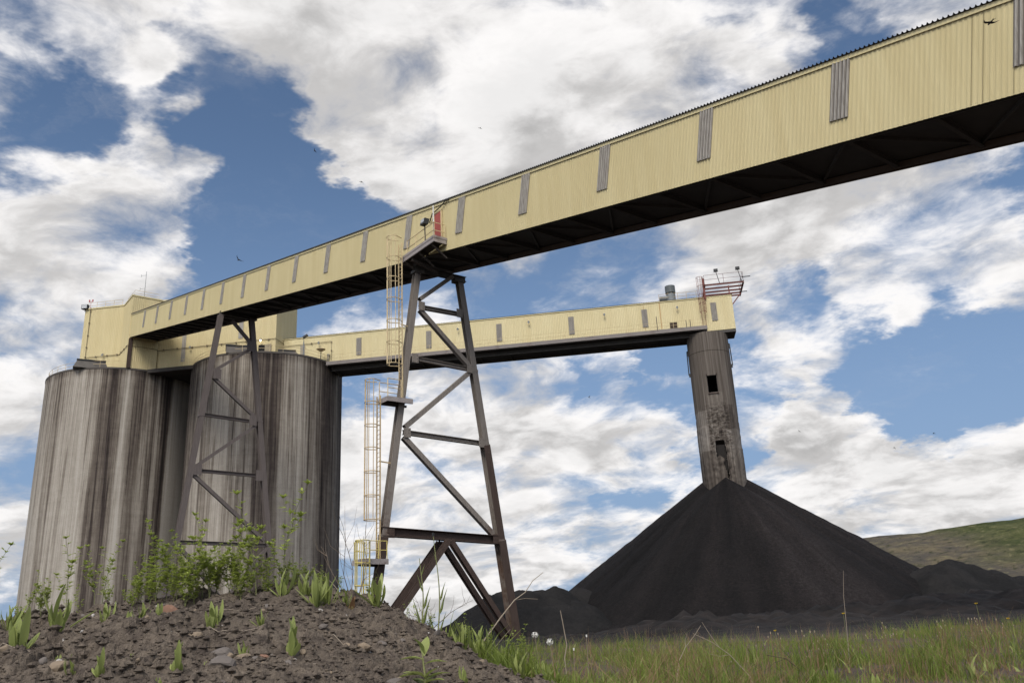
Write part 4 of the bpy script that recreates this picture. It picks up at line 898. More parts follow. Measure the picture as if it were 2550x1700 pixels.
# coal cone under the stacking tube
tc=V(TC[0],TC[1]); fa=math.atan2(-TC[1],-TC[0])
rr=np.concatenate([np.linspace(1.5,4.2,40),np.linspace(4.3,36,150)]); aa=np.linspace(0,2*math.pi,420,endpoint=False)
Rg,Ag=np.meshgrid(rr,aa,indexing='ij'); X,Y=tc[0]+Rg*np.cos(Ag),tc[1]+Rg*np.sin(Ag)
Z=np.full(X.shape,-9.)
for k in range(4):
    b=fa+.06+k*math.pi/2; ax,ay=tc[0]+TR*math.cos(b),tc[1]+TR*math.sin(b); d=np.hypot(X-ax,Y-ay)
    Z=np.maximum(Z,19.65-.10*(k==2)-.69*d-.55*np.exp(-((d-3)/2.)**2)*.0)
    d0=np.hypot(X-tc[0],Y-tc[1])
Z=np.maximum(Z,21.75-.69*d0-2.15*(1+.12*np.cos(4*(Ag-fa))*np.exp(-(d0/9.)**2))*.98*np.exp(-((d0-3)/16)**2*0))
Z=np.where(Z<1.4,1.4*np.exp((Z-1.4)/1.7),Z)
rel=fbm(np.cos(Ag)*5.,np.sin(Ag)*5.,4,50)*.42*sm(4,14,Rg)+fbm(np.cos(Ag)*13.,np.sin(Ag)*13.+Rg*.03,3,53)*.22*sm(5,12,Rg)
Z=Z+rel+fbm(X*.5,Y*.5,4,55)*.16*sm(4,9,Rg)-.35*sm(33,36,Rg)
cone=grid_obj('coal_pile',X,Y,Z,MCOAL,loc=(TC[0],TC[1],0),wrap=True); tag(cone,'tall black coal cone heaped under the stacking tube','coal pile','coal piles')
def heap(label,x0,x1,y0,y1,peaks,mat,seed,slope=.62,rough=1.0,cat='coal pile',name='coal_pile',step=.35,base=0.0):
    X,Y=np.meshgrid(np.arange(x0,x1,step),np.arange(y0,y1,step),indexing='ij')
    wx,wy=X+fbm(X*.12,Y*.12,3,seed+5)*3,Y+fbm(X*.12+9,Y*.12,3,seed+6)*3
    Z=np.full(X.shape,-3.)
    for px,py,h in peaks:
        d=np.hypot(wx-px,wy-py); Z=np.maximum(Z,h-slope*(np.sqrt(d*d+1.2)-1.1))
    Z=Z+rough*(fbm(X*.25,Y*.25,5,seed)*.55+fbm(X*1.1,Y*1.1,3,seed+1)*.16)
    ed=sm(x0,x0+1.5,X)*sm(x1,x1-1.5,X)*sm(y0,y0+1.5,Y)*sm(y1,y1-1.5,Y)
    g=base_ground(X,Y)-.4; Z=np.where(ed<1,np.minimum(Z,g+(Z-g)*ed),Z)
    o=grid_obj(name,X,Y,Z,mat,loc=((x0+x1)/2,(y0+y1)/2,0)); tag(o,label,cat,'coal piles'); return o
heap('low lumpy coal pile behind the near trestle foot','' and 0 or -14,16,70,106,[(-3.2,88,4.0),(-1.2,90,5.0),(.8,90.5,4.9),(2.6,92,4.75),(4.6,92,5.0),(7,94,4.6),(9,96,4.4)],MCOAL2,60,.62) if False else None
heap('low lumpy coal pile behind the near trestle foot',-16,16,86,126,[(-3.4,104,5.0),(-1.6,105,5.55),(.6,105.5,5.45),(2.8,106.5,5.3),(5.0,108,5.5),(7.5,111,5.4)],MCOAL2,60,.62)
heap('jagged grey-black coal ridge to the right of the coal cone',34,78,86,128,[(42,112,4.9),(45,109,5.5),(47.6,107,5.9),(49.6,106.5,6.5),(51.6,106,5.8),(54.5,105,4.9),(58,104.5,4.2),(62,104,3.7),(66,104,3.4)],MCOAL2,70,.66,.8)
heap('small coal heap behind the jagged ridge at the right edge',62,92,118,142,[(74,128,4.6),(79,128,5.0),(84,128,5.0)],MCOAL2,75,.5,.6)
# hill
def hillmat():
    m,q=newmat('grassy_spoil_hill'); P=pos(q); x,y,z=q.sep(P); n=q.noise(P,.035,5,.6); f=q.noise(P,.12,6,.7); k=q.noise(P,.42,6,.75)
    gr=q.mix(q.rng(f,.35,.65),(.034,.046,.014,1),(.078,.082,.032,1)); br=q.mix(q.rng(f,.35,.65),(.12,.098,.062,1),(.066,.058,.050,1))
    side=q.math('ADD',q.math('MULTIPLY',q.math('SUBTRACT',x,114.),.03),q.math('MULTIPLY',q.math('SUBTRACT',n,.5),1.6))
    c=q.mix(q.rng(side,-.25,.35),br,gr); c=q.mix(q.rng(k,.52,.68,0,.8),c,(.17,.150,.080,1)); c=q.mix(q.rng(k,.48,.36,0,.85),c,(.026,.030,.014,1))
    top=q.math('ADD',z,q.math('MULTIPLY',q.math('SUBTRACT',f,.5),4.)); lim=q.math('MULTIPLY_ADD',x,.037,18.6)
    c=q.mix(q.rng(q.math('SUBTRACT',top,lim),-1.0,.6),c,(.062,.05,.042,1))
    fin(q,c,.95,.1,bump=k,bs=.8,bd=.6); return m
X,Y=np.meshgrid(np.arange(40,330,1.5),np.arange(170,420,1.5),indexing='ij'); Az=np.degrees(np.arctan2(X,Y)); Rr=np.hypot(X,Y)
cr=np.interp(Az,[8,13,17,20.7,22,24,26,28,29.9,34,42,50],[0,9,18,22.4,22.7,23.1,23.4,24.0,24.3,25,24,19])
Z=cr*sm(175,296,Rr)*(1-.0*Rr)+fbm(X*.03,Y*.03,5,80)*1.6*sm(190,260,Rr)*sm(300,280,Rr)+fbm(X*.15,Y*.15,4,81)*.45*sm(180,230,Rr)
Z=Z*sm(40,60,X)*sm(330,300,X)*sm(420,370,Y)*sm(170,185,Y)-.3
hl=grid_obj('hill',X,Y,Z,hillmat(),loc=(180,290,0)); tag(hl,'long low grassy spoil hill beyond the coal','hill',kind='structure')

# ================================================================== vegetation
def leafmat(name,c0,c1,trans=.35,rough=.55,brown=None):
    m,q=newmat(name); a=q.n('ShaderNodeAttribute'); a.attribute_name='tone'; P=pos(q); n=q.noise(P,9,3,.6)
    c=q.mix(q.math('ADD',q.math('MULTIPLY',a.outputs['Fac'],.8),q.math('MULTIPLY',n,.2)),c4(c0),c4(c1))
    if brown: c=q.mix(q.rng(q.noise(P,3.,4,.6),.5,.7,0,.75),c,c4(brown))
    fin(q,c,rough,.3); t=q.n('ShaderNodeBsdfTranslucent'); q.put(t.inputs[0],c); mx=q.n('ShaderNodeMixShader'); mx.inputs[0].default_value=trans
    q.nt.links.new(q.b.outputs[0],mx.inputs[1]); q.nt.links.new(t.outputs[0],mx.inputs[2]); q.nt.links.new(mx.outputs[0],q.o.inputs[0]); return m
ML1=leafmat('clover_leaf',(.27,.33,.06),(.52,.58,.16),.45); ML2=leafmat('lance_leaf',(.20,.235,.065),(.38,.42,.14)); ML3=leafmat('red_leaf',(.16,.05,.035),(.20,.20,.07))
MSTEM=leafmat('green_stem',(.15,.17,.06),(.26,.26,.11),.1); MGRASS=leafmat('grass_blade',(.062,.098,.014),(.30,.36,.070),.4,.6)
MDRY=leafmat('dry_blade',(.15,.085,.045),(.36,.255,.14),.2,.8,(.22,.11,.06)); MSTALK=leafmat('dry_stalk',(.16,.11,.075),(.36,.30,.23),.0,.85); MDSTALK=leafmat('dark_stalk',(.06,.04,.03),(.13,.09,.065),.0,.9)
MPUFF=plain('seed_fluff',(.72,.70,.64),.9,.08,20); MYFL=plain('yellow_petals',(.75,.55,.03),.6,.1,20)
class LB:
    """leaf builder: quads with a tone per vertex"""
    def __init__(s): s.v=[];s.q=[];s.t=[]
    def leaf(s,p,d,up,L,W,tone,bend=.3,seg=3,shape=(.35,1,.75,.05),curl=.25):
        p=np.asarray(p,float); d=nrm(d); sd=np.cross(d,up); 
        if np.linalg.norm(sd)<1e-4: sd=np.cross(d,V(1,.2,0))
        sd=nrm(sd); nn=nrm(np.cross(sd,d)); b=len(s.v)
        for i in range(seg+1):
            f=i/seg; w=np.interp(f,np.linspace(0,1,len(shape)),shape)*W/2
            c=p+d*L*f*(1-.25*bend*f)-nn*bend*L*f*f
            s.v+= [c-sd*w+nn*curl*w,c,c+sd*w+nn*curl*w]; s.t+=[tone*(.8+.2*f),tone*.65,tone*(.8+.2*f)]
        for i in range(seg):
            for k in(0,1): s.q.append((b+3*i+k,b+3*i+k+1,b+3*i+k+4,b+3*i+k+3))
    def stem(s,pts,r,tone,k=4,r1=None):
        m=MB(); m.tube(pts,r,k,cap=False,r1=r1); b=len(s.v); vs=np.concatenate(m.v)
        s.v+=list(vs); s.t+=[tone]*len(vs); s.q+=[tuple(b+i for i in f) for f in m.f]
    def obj(s,name,mat,parent=None):
        return soup_obj(name,np.array(s.v),np.array(s.q),mat,np.array(s.t),raw=True,parent=parent)
def bendpath(h,lean,rnd,n=6,wob=.06):
    a=rnd.uniform(0,6.28); pts=[]; ph=rnd.uniform(0,6)
    for i in range(n+1):
        f=i/n; pts.append(V(math.cos(a)*lean*f*f*h+wob*h*math.sin(f*4+ph)*f*.5,math.sin(a)*lean*f*f*h+wob*h*math.cos(f*3.3+ph)*f*.5,h*f))
    return pts
def clover(seed,h=1.0,bushy=1.0):
    """upright leafy weed of unit height: ribbed stems with side branches and small three-part leaves"""
    rd=random.Random(seed); rt=bpy.data.objects.new('leafy_weed',None); COL.objects.link(rt); rt.empty_display_size=.1; WL[rt.name]=np.zeros(3)
    st=LB(); lf=LB()
    def tri(p,out,sz):
        for da in(-.75,0,.75):
            c,s_=math.cos(da),math.sin(da); o=V(out[0]*c-out[1]*s_,out[0]*s_+out[1]*c,out[2]+rd.uniform(-.15,.35))
            lf.leaf(p,o,ZU,sz*rd.uniform(.8,1.25),sz*.46,rd.uniform(0,1),bend=rd.uniform(0,.35),seg=2,shape=(.25,1,.25))
    def branch(path,r,lv):
        st.stem(path,r,rd.uniform(.2,.8),4,r*.4)
        n=len(path)-1; L=sum(np.linalg.norm(path[i+1]-path[i]) for i in range(n))
        m=max(3,int(L/(.038 if lv else .05)*bushy))
        for i in range(m):
            f=(.12 if lv else .28)+(1-(.12 if lv else .28))*(i+rd.random())/m; k=min(n-1,int(f*n)); p=path[k]+(path[k+1]-path[k])*(f*n-k); a=rd.uniform(0,6.28)
            o=V(math.cos(a),math.sin(a),rd.uniform(.1,.8)); pet=rd.uniform(.008,.035); q=p+nrm(o)*pet
            st.stem([p,q],r*.3,.5,3); tri(q,o,rd.uniform(.050,.080)*(1.1-.35*f))
        for k in range(4): tri(path[-1],V(math.cos(k*1.6),math.sin(k*1.6),.9),.06)
    for s in range(rd.choice((2,3)) if bushy>1 else rd.choice((1,2))):
        P=bendpath(h*(1 if s==0 else rd.uniform(.55,.85)),.22+.15*s,rd); branch(P,.0052,0)
        for b in range(rd.randint(5,9)):
            f=rd.uniform(.25,.8); k=int(f*6); p=P[k]; a=rd.uniform(0,6.28); L=h*rd.uniform(.18,.36)*(1.15-f*.6)
            branch([p,p+V(math.cos(a)*.35,math.sin(a)*.35,.42)*L,p+V(math.cos(a)*.6,math.sin(a)*.6,.95)*L],.003,1)
    st.obj('stem',MSTEM,rt); lf.obj('foliage',ML1,rt); return rt
def lance(seed,n=12,h=1.0,w=.16,spread=.5,mat=None):
    """tuft of upright lance-shaped leaves, unit height"""
    rd=random.Random(seed); lf=LB()
    for i in range(n):
        a=rd.uniform(0,6.28); o=rd.uniform(.05,spread)*rd.uniform(.6,1.5); L=h*rd.uniform(.35,1.05)
        lf.leaf(V(math.cos(a),math.sin(a),0)*rd.uniform(0,.06),V(math.cos(a)*o,math.sin(a)*o,1),V(math.cos(a),math.sin(a),.1),L,w*rd.uniform(.7,1.2),rd.uniform(0,1),bend=rd.uniform(-.25,.75),seg=7,shape=(.2,.38,.6,.85,1,.98,.72,.2),curl=rd.uniform(.1,.5))
    return lf.obj('broadleaf_weed',mat or ML2)
def setp(o,x,y,h,rz=None,dz=-.015,tilt=0):
    o.location=(x,y,float(gz(x,y))+dz); o.scale=(h,h,h); o.rotation_euler=(random.uniform(-tilt,tilt),random.uniform(-tilt,tilt),random.uniform(0,6.28) if rz is None else rz)
CL=[clover(s,1.0,b) for s,b in((1,1.3),(2,.85),(3,1.4),(4,.8),(5,1.1))]
CLP=[(-2.98,5.77,0.48,1,'tall branching leafy weed standing against the left silo foot'),(-2.83,5.83,0.38,3,None),(-2.79,5.85,0.41,1,None),(-2.49,5.98,0.50,0,None),(-2.43,6.01,0.37,2,None),(-2.28,5.81,0.29,4,None),(-2.18,5.70,0.42,0,None),(-2.16,5.80,0.36,2,None),(-2.15,5.91,0.54,1,None),(-2.06,5.93,0.35,2,None),(-1.98,5.94,0.32,0,None),(-1.86,5.81,0.27,4,None),(-1.78,5.77,0.34,3,None),(-1.74,5.76,0.68,3,'tallest slender leafy weed in front of the far trestle right leg'),(-1.68,5.82,0.37,0,None),(-1.63,5.96,0.66,1,'tall leafy weed with clustered top right of the far trestle'),(-1.55,5.97,0.23,4,None),(-1.54,6.28,0.20,4,None),(-3.40,5.55,0.48,1,'leafy weed cut by the left edge of the photo'),(-2.62,5.93,0.18,2,None),(-2.58,5.95,0.29,4,None),(-2.16,6.05,0.29,0,None),(-.44,6.49,.26,3,None),(-.30,6.49,.24,3,None),(-.14,6.5,.27,1,None),(-.07,6.5,.30,3,None),(.06,6.5,.24,3,None),(-3.07,5.62,.15,4,None),(-1.93,5.93,.38,0,None),(-2.30,5.95,.40,1,None),(-2.08,5.85,.38,4,None)]+[(6.25*math.sin(R(a_)),6.25*math.cos(R(a_)),h_,k_,None) for a_,h_,k_ in((-29.5,.2,2),(-28.6,.27,4),(-26.8,.2,1),(-25.2,.17,4),(-24.0,.22,2),(-22.9,.30,0),(-21.6,.26,2),(-20.7,.33,4),(-19.2,.28,0),(-18.1,.35,3),(-17.2,.25,2),(-15.2,.22,4),(-14.1,.18,1),(-12.9,.2,4),(-11.6,.17,3),(-9.8,.18,4),(-7.6,.16,1),(-5.9,.22,3))]
used=set()
for x,y,h,k,lab in CLP:
    o=CL[k] if k not in used else copy_tree(CL[k]); used.add(k)
    setp(o,x,y,h*1.07); tag(o,lab or ('small-leaved green weed stem in the clump along the mound crest' if x<-.6 else 'thin small-leaved weed at the foot of the coal pile right of the mound'),'weed','leafy weeds on the dirt mound')
LN=[lance(11,15,1,.15,.75),lance(12,11,1,.18,1.1),lance(13,22,1,.11,.85),lance(14,7,1,.2,1.0)]
LNP=[(-2.50,4.43,0.27,0,'large lance-leaf weed clump near the left edge of the mound'),(-2.57,4.91,0.27,0,'upright lance-leaf clump in front of the left silo stripes'),(-2.45,5.19,0.15,1,None),(-2.10,4.90,0.15,1,'lance-leaf weed just left of the orange stone'),(-2.06,4.99,0.11,3,None),(-1.68,4.78,0.19,1,'lance-leaf weed between the orange stone and the tall weeds'),(-1.51,3.91,0.17,1,'single leafy tuft alone on the lower bare dirt'),(-1.80,3.81,0.14,1,None),(-1.36,4.33,0.11,0,None),(-1.51,3.74,0.07,3,None),(-2.16,4.15,0.06,3,None),(-1.14,4.39,0.22,1,'sprawling lance-leaf weed right of the flat grey stone'),(-1.40,4.73,0.10,0,None),(-1.20,5.11,0.23,2,None),(-1.20,5.38,0.25,2,'dense bright tuft at the mound crest before the right silo edge'),(-1.00,6.03,0.26,0,'broad toothed clump at the foot of the near trestle left leg'),(-.54,6.48,.18,2,None),(-.45,6.21,.24,2,None),(-.33,6.29,.25,2,None),(-.33,4.70,.10,3,None),(-2.95,5.10,.17,2,None),(-1.97,3.91,.09,3,None),(-2.23,5.02,.08,3,None),(-1.44,5.26,.21,1,None),(-1.31,5.31,.17,2,None),(-.83,6.21,.12,1,None),(-.21,6.5,.2,2,None),(-.12,6.6,.2,0,None),(-2.20,4.32,.07,3,None),(-1.19,5.91,.13,2,None),(-1.33,3.76,.05,3,None),(-1.81,4.13,.05,3,None),(.05,6.3,.22,2,None),(.2,6.0,.2,0,None),(-.05,5.7,.2,2,None),(.12,5.2,.18,1,None)]
used=set()
for x,y,h,k,lab in LNP:
    o=LN[k] if k not in used else copy_tree(LN[k]); used.add(k)
    setp(o,x,y,h*.95); tag(o,lab or 'small green lance-leaf weed sprouting from the dirt','weed','lance-leaf weeds on the dirt mound')
rd=random.Random(31)
for i in range(46):
    az=rd.choice((rd.uniform(-1,10),rd.uniform(0,30))); r=rd.uniform(5.2,10.5); x,y=r*math.sin(R(az)),r*math.cos(R(az))
    if r<np.interp(az,[-6,-3,0,3,6],[6.4,6.2,5.4,4.4,4.]): continue
    o=LN[i%4].copy(); COL.objects.link(o); setp(o,x,y,rd.uniform(.12,.24)); tag(o,'broad-leaved green tuft standing among the grass blades','weed','broad-leaved tufts in the grass')
o=lance(21,14,1,.2,.7,ML3); setp(o,-1.14,5.86,.15); tag(o,'small reddish-leaved rosette beside the yellow ladder foot','weed')
# big broad-leaved plant
def broad():
    rt=empty('broadleaf_plant',(-.51,4.48,float(gz(-.51,4.48)))); lf=LB(); st=LB(); rd=random.Random(5)
    st.stem([V(0,0,-.02),V(.004,0,.07),V(-.004,0,.13),V(-.008,.0,.17)],.007,.6,6,.004)
    for z,a,L,w,u in((.14,3.05,.13,.06,.35),(.12,.05,.12,.06,.35),(.07,3.2,.16,.07,.2),(.05,.2,.14,.055,.5),(.04,2.8,.15,.06,.25),(.16,1.4,.11,.05,2.5),(.17,3.9,.10,.045,2.2),(.03,-.7,.13,.055,.4),(.06,4.1,.14,.06,.45),(.03,.7,.13,.055,.7),(.02,2.2,.13,.055,.5),(.05,-.3,.10,.05,1.2)):
        lf.leaf(V(0,0,z),V(math.cos(a),math.sin(a)*.7,u),ZU,L,w,rd.uniform(.1,.7),bend=.28,seg=6,shape=(.15,.6,.95,1,.85,.5,.03),curl=.3)
    st.obj('stem',MSTEM,rt); lf.obj('leaves',ML2,rt); return rt
tag(broad(),'largest broad-leaved plant with spreading leaves at lower centre of the mound','plant')
# two tall flower stalks with clasping leaves
def tall_stalk(x,y,h,label,lv,bud):
    rt=empty('flower_stalk',(x,y,float(gz(x,y)))); st=LB(); lf=LB()
    P=[V(.03*math.sin(f*4)*h,0,h*f) for f in np.linspace(0,1,9)]; st.stem(P,.006,.6,5,.0025)
    for z,L,w,sd in lv:
        p=P[int(z*8)]; lf.leaf(p,V(.22*sd,.1,1),V(sd,0,.1),L,w*1.5,.45+.3*(sd>0),bend=-.12,seg=6,shape=(.55,1,.9,.6,.45,.25,.03),curl=.4)
    st.obj('stem',MSTEM,rt); lf.obj('leaves',ML2,rt)
    if bud: mb=MB(); mb.tube([P[-1]-ZU*.008,P[-1]+ZU*.006,P[-1]+ZU*.016],.006,8,r1=.009); b=mb.build('bud',MDARK,None,raw=True); b.parent=rt
    tag(rt,label,'plant'); return rt
tall_stalk(-.75,6.46,.47,'shorter spear-leaved stalk standing before the near trestle right of the mound edge',((.05,.20,.055,1),(.1,.2,.05,-1),(.35,.16,.045,1),(.55,.13,.035,-1),(.75,.08,.02,1)),False)
tall_stalk(-.64,6.47,.74,'tallest spear-leaved stalk ending in a dark bud under the rusty beam',((.03,.22,.05,-1),(.05,.2,.05,1),(.3,.18,.045,1),(.42,.13,.04,1),(.75,.06,.018,-1)),True)
# dandelions
def dandelion(x,y,h,r,label,kind):
    rt=empty('dandelion',(x,y,float(gz(x,y)))); st=LB(); a=random.uniform(0,6)
    top=V(.04*math.cos(a),.03*math.sin(a),h); st.stem([V(0,0,-.02),top*.5+V(.01,0,0),top],.0028,.4,5,.002); st.obj('stem',MSTALK if kind!='y' else MSTEM,rt)
    mb=MB()
    if kind=='p':
        rd=random.Random(int(x*100))
        for i in range(46):
            u=rd.uniform(-1,1); b=rd.uniform(0,6.28); s=math.sqrt(1-u*u); d=V(s*math.cos(b),s*math.sin(b),u*.9)
            mb.tube([top,top+d*r],.0005,3,cap=False); e=nrm(np.cross(d,V(.3,.5,.8))); g_=np.cross(d,e); q=top+d*r
            mb.add([q+e*.22*r,q+g_*.22*r,q-e*.22*r,q-g_*.22*r],[(0,1,2,3)])
        o=mb.build('seed_head',MPUFF,None,raw=True)
    elif kind=='y':
        for i in range(26):
            b=i*2.4; d=nrm(V(math.cos(b),math.sin(b),.25+.9*(i%3)/3)); e=nrm(np.cross(d,ZU)); mb.add([top-e*.002,top+d*r*.6-e*.16*r,top+d*r,top+d*r*.6+e*.16*r],[(0,1,2,3)])
        o=mb.build('flower_head',MYFL,None,raw=True)
    else:
        mb.tube([top-ZU*.004,top+ZU*.008,top+ZU*.016],.005,8,r1=.007); o=mb.build('seed_head',MPUFF,None,raw=True)
    o.parent=rt; tag(rt,label,'dandelion','dandelions in the grass'); return rt
def atS(az,r): return r*math.sin(R(az)),r*math.cos(R(az))
for az,r,h,rd_,lab,k in((.78,7.4,.60,.027,'left of the two big white dandelion seed heads above the grass','p'),(1.62,7.5,.54,.029,'right one of the two big white dandelion seed heads above the grass','p'),(2.65,7.4,.47,.012,'spent dandelion stem with a small pale tip beside the wavy dead stalk','b'),(3.6,7.8,.56,.012,'spent dandelion stem with a small pale tip right of the seed heads','b'),(19.3,14,.62,.03,'lone yellow dandelion flower before the black bank, right of centre','y'),(26.6,13,.66,.03,'yellow dandelion flower high in the grass near the right edge','y'),(15.4,10,.50,.022,'small yellow dandelion flower low in the grass below the cone','y'),(28.0,11.5,.50,.026,'yellow dandelion flower low at the right edge of the grass','y')):
    x,y=atS(az,r); dandelion(x,y,h,rd_,lab,k)
# dead stalks and branches
def dead(name,pathsr,label,loc,mat,cat='dead stalk'):
    rt=LB()
    for pts,r0,r1,t in pathsr: rt.stem([np.asarray(p,float) for p in pts],r0,t,5,r1)
    o=rt.obj(name,mat); o.location=loc; tag(o,label,cat); return o
x,y=atS(2.4,6.6); z=float(gz(x,y))
dead('dead_stalk',[([(0,0,-.05),(0,.0,.15),(-.008,0,.27),(.014,0,.36),(.006,0,.42),(-.008,0,.53),(-.018,0,.60)],.005,.0025,.75)],'tall wavy dry grey stalk standing before the coal cone left flank',(x,y,z),MSTALK)
x,y=atS(-3.3,6.5); z=float(gz(x,y))
dead('dead_branch',[([(-.12,0,-.13),(.0,0,.01),(.10,0,.13),(.20,0,.25),(.30,0,.36),(.38,.0,.41),(.44,0,.49),(.52,0,.545)],.007,.002,.9),([(-.02,0,-.06),(.14,.02,.04),(.26,.0,.16)],.003,.0015,.6),([(.3,0,.36),(.38,.05,.37),(.47,.03,.36)],.002,.001,.6)],'long bleached dead branch leaning across the near trestle right foot',(x,y,z),MSTALK,'dead branch')
x,y=atS(14.0,8.2); z=float(gz(x,y))
dead('dead_stalk',[([(.0,0,-.05),(-.07,0,.17),(-.22,0,.35),(-.36,0,.46),(-.52,0,.54)],.005,.002,.65),([(-.30,0,.41),(-.37,0,.52),(-.43,.0,.63)],.003,.0015,.7),([(-.22,0,.35),(-.30,.03,.34),(-.39,.04,.365)],.002,.001,.7)],'forked grey dry stalk leaning left in front of the black bank',(x,y,z),MSTALK)
x,y=atS(9.3,9.5); z=float(gz(x,y))
dead('dead_stalk',[([(-.05,0,.0),(.02,0,.27),(.10,0,.40),(.20,0,.50),(.28,0,.60)],.004,.002,.9),([(.1,0,.4),(.1,0,.46),(.13,0,.53)],.003,.001,.9)],'short bleached twig at the foot of the coal cone',(x,y,z),MSTALK)
x,y=atS(19.6,12.); z=float(gz(x,y))
dead('dead_stalk',[([(-.06,0,0),(-.02,0,.5),(0,0,.80),(.05,0,1.12)],.004,.0015,.8)],'thin upright dry stalk before the right base of the cone',(x,y,z),MSTALK)
x,y=atS(16.2,8.0); z=float(gz(x,y))
dead('dead_stalk',[([(.12,0,-.03),(.10,0,.10),(.04,0,.22),(-.06,0,.31),(-.22,0,.345)],.007,.003,.3),([(-.06,0,.31),(-.16,.02,.28),(-.26,0,.22)],.003,.001,.4)],'dark curved dead stalk arching left in the grass',(x,y,z),MDSTALK)
x,y=atS(20.5,8.5); z=float(gz(x,y))
def shrub(name,n,h,label,loc,mat,seed,leaves=0,spr=.5):
    rd=random.Random(seed); st=LB(); 
    for i in range(n):
        a=rd.uniform(0,6.28); p=V(0,0,0); d=nrm(V(math.cos(a)*spr,math.sin(a)*spr,1)); pts=[p]; L=h*rd.uniform(.5,1)
        for k in range(6): d=nrm(d+V(rd.uniform(-.3,.3),rd.uniform(-.3,.3),rd.uniform(-.18,.12))); p=p+d*L/6; pts.append(p)
        st.stem(pts,.0032,rd.uniform(.1,.8),4,.001)
        for b in range(4):
            k=rd.randint(1,5); q=pts[k]; e=nrm(d+V(rd.uniform(-1,1),rd.uniform(-1,1),rd.uniform(-.3,.8))); st.stem([q,q+e*L*.16,q+nrm(e+V(0,0,.5))*L*.32],.0016,rd.uniform(.1,.8),3,.0007)
    if leaves:
        rt=empty(name,loc); b=st.obj('branches',mat,rt); lf=LB()
        for i in range(leaves): lf.leaf(V(rd.uniform(-.16,-.06),rd.uniform(-.03,.03),rd.uniform(.04,.2)),V(rd.uniform(-1,1),rd.uniform(-1,1),.5),ZU,.025,.012,rd.random(),seg=2,shape=(.3,1,.1))
        lf.obj('leaves',ML1,rt); o=rt
    else: o=st.obj(name,mat); o.location=loc
    tag(o,label,'shrub'); return o
x,y=-1.24,6.35; shrub('dead_shrub',6,.95,'thin bare dead shrub at the right edge of the right silo',(x,y,float(gz(x,y))-.08),MSTALK,9,0,.35)
x,y=-.72,6.75; shrub('dead_shrub',9,.42,'low dark twiggy shrub with few green leaves between the trestle legs',(x,y,1.0),MDSTALK,4,26,.8)
# grass
def blades(N,xy,hlo,hhi,wlo,whi,lean,seed,seg=3):
    rg=np.random.default_rng(seed); x,y=xy; n=len(x); z=gz(x,y)-.02; h=rg.uniform(hlo,hhi,n)*(.28+1.6*np.clip(.5+fbm(x*.95,y*.95,4,90)*1.35,0,1)**1.7); a=rg.uniform(0,2*np.pi,n); l=rg.uniform(0,lean,n)*h; fa_=rg.uniform(0,2*np.pi,n); w=rg.uniform(wlo,whi,n)
    fs=np.linspace(0,1,seg+1); vs=np.zeros((n,seg+1,2,3)); 
    for i,f in enumerate(fs):
        cx=x+np.cos(a)*l*f**2; cy=y+np.sin(a)*l*f**2; cz=z+h*f*(1-.18*f*l/np.maximum(h,1e-3)); ww=w*(1-f**1.6)*.5+.0004
        vs[:,i,0]=np.stack([cx-np.cos(fa_)*ww,cy-np.sin(fa_)*ww,cz],-1); vs[:,i,1]=np.stack([cx+np.cos(fa_)*ww,cy+np.sin(fa_)*ww,cz],-1)
    b=np.arange(n)*(2*(seg+1)); q=np.concatenate([np.stack([b+2*i,b+2*i+1,b+2*i+3,b+2*i+2],-1) for i in range(seg)])
    patch=np.clip(.5+fbm(x*.6,y*.6,3,95)*.9,0,1); t=np.clip(rg.uniform(0,1,n)*.6+.4*patch,0,1)
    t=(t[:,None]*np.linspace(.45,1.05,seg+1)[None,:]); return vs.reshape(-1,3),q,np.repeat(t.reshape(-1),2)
def scatter(n,r0,r1,a0,a1,seed,thr=None,pw=1.0,sc_=.9,sd=97):
    rg=np.random.default_rng(seed); u=rg.uniform(0,1,n); r=r0*(r1/r0)**(u**pw); a=np.radians(rg.uniform(a0,a1,n)); x,y=r*np.sin(a),r*np.cos(a)
    if thr is not None: k=fbm(x*sc_,y*sc_,3,sd)+rg.uniform(-.25,.25,n)>thr; x,y=x[k],y[k]
    return x,y
def edge_ok(x,y):
    a=np.degrees(np.arctan2(x,y)); r=np.hypot(x,y); lim=np.interp(a,[-6,-3,0,3,6],[6.3,6.2,5.6,4.8,3.6]); return r>lim
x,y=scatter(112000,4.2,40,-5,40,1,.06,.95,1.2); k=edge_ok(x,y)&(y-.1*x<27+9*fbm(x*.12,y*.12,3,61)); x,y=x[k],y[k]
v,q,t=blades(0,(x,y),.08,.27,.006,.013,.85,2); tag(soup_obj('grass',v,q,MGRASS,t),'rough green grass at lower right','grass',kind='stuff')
x,y=scatter(36000,4.5,38,0,40,3,.04,.95,.9,99); k=edge_ok(x,y)&(y-.1*x<27+9*fbm(x*.12,y*.12,3,61)); x,y=x[k],y[k]
v,q,t=blades(0,(x,y),.08,.34,.003,.007,1.1,4); tag(soup_obj('dry_grass',v,q,MDRY,t),'tan dead grass mixed through the green grass','dry grass',kind='stuff')
x,y=scatter(9000,4.6,30,0,38,23,-.1,.95,1.1,71); k=edge_ok(x,y); x,y=x[k],y[k]
v,q,t=blades(0,(x,y),.015,.05,.004,.009,9.,24); tag(soup_obj('dead_thatch',v,q,MSTALK,t),'dead grey-tan litter lying under the grass','litter',kind='stuff')  # meadow_litter
x,y=scatter(5000,5,38,2,40,13,.02,.9,.5,89); k=edge_ok(x,y)&(y-.1*x<27+9*fbm(x*.12,y*.12,3,61)); x,y=x[k],y[k]
v,q,t=blades(0,(x,y),.05,.14,.02,.045,1.0,14); tag(soup_obj('broadleaf_cover',v,q,ML2,t),'broad green leaves low in the grass','ground cover',kind='stuff')
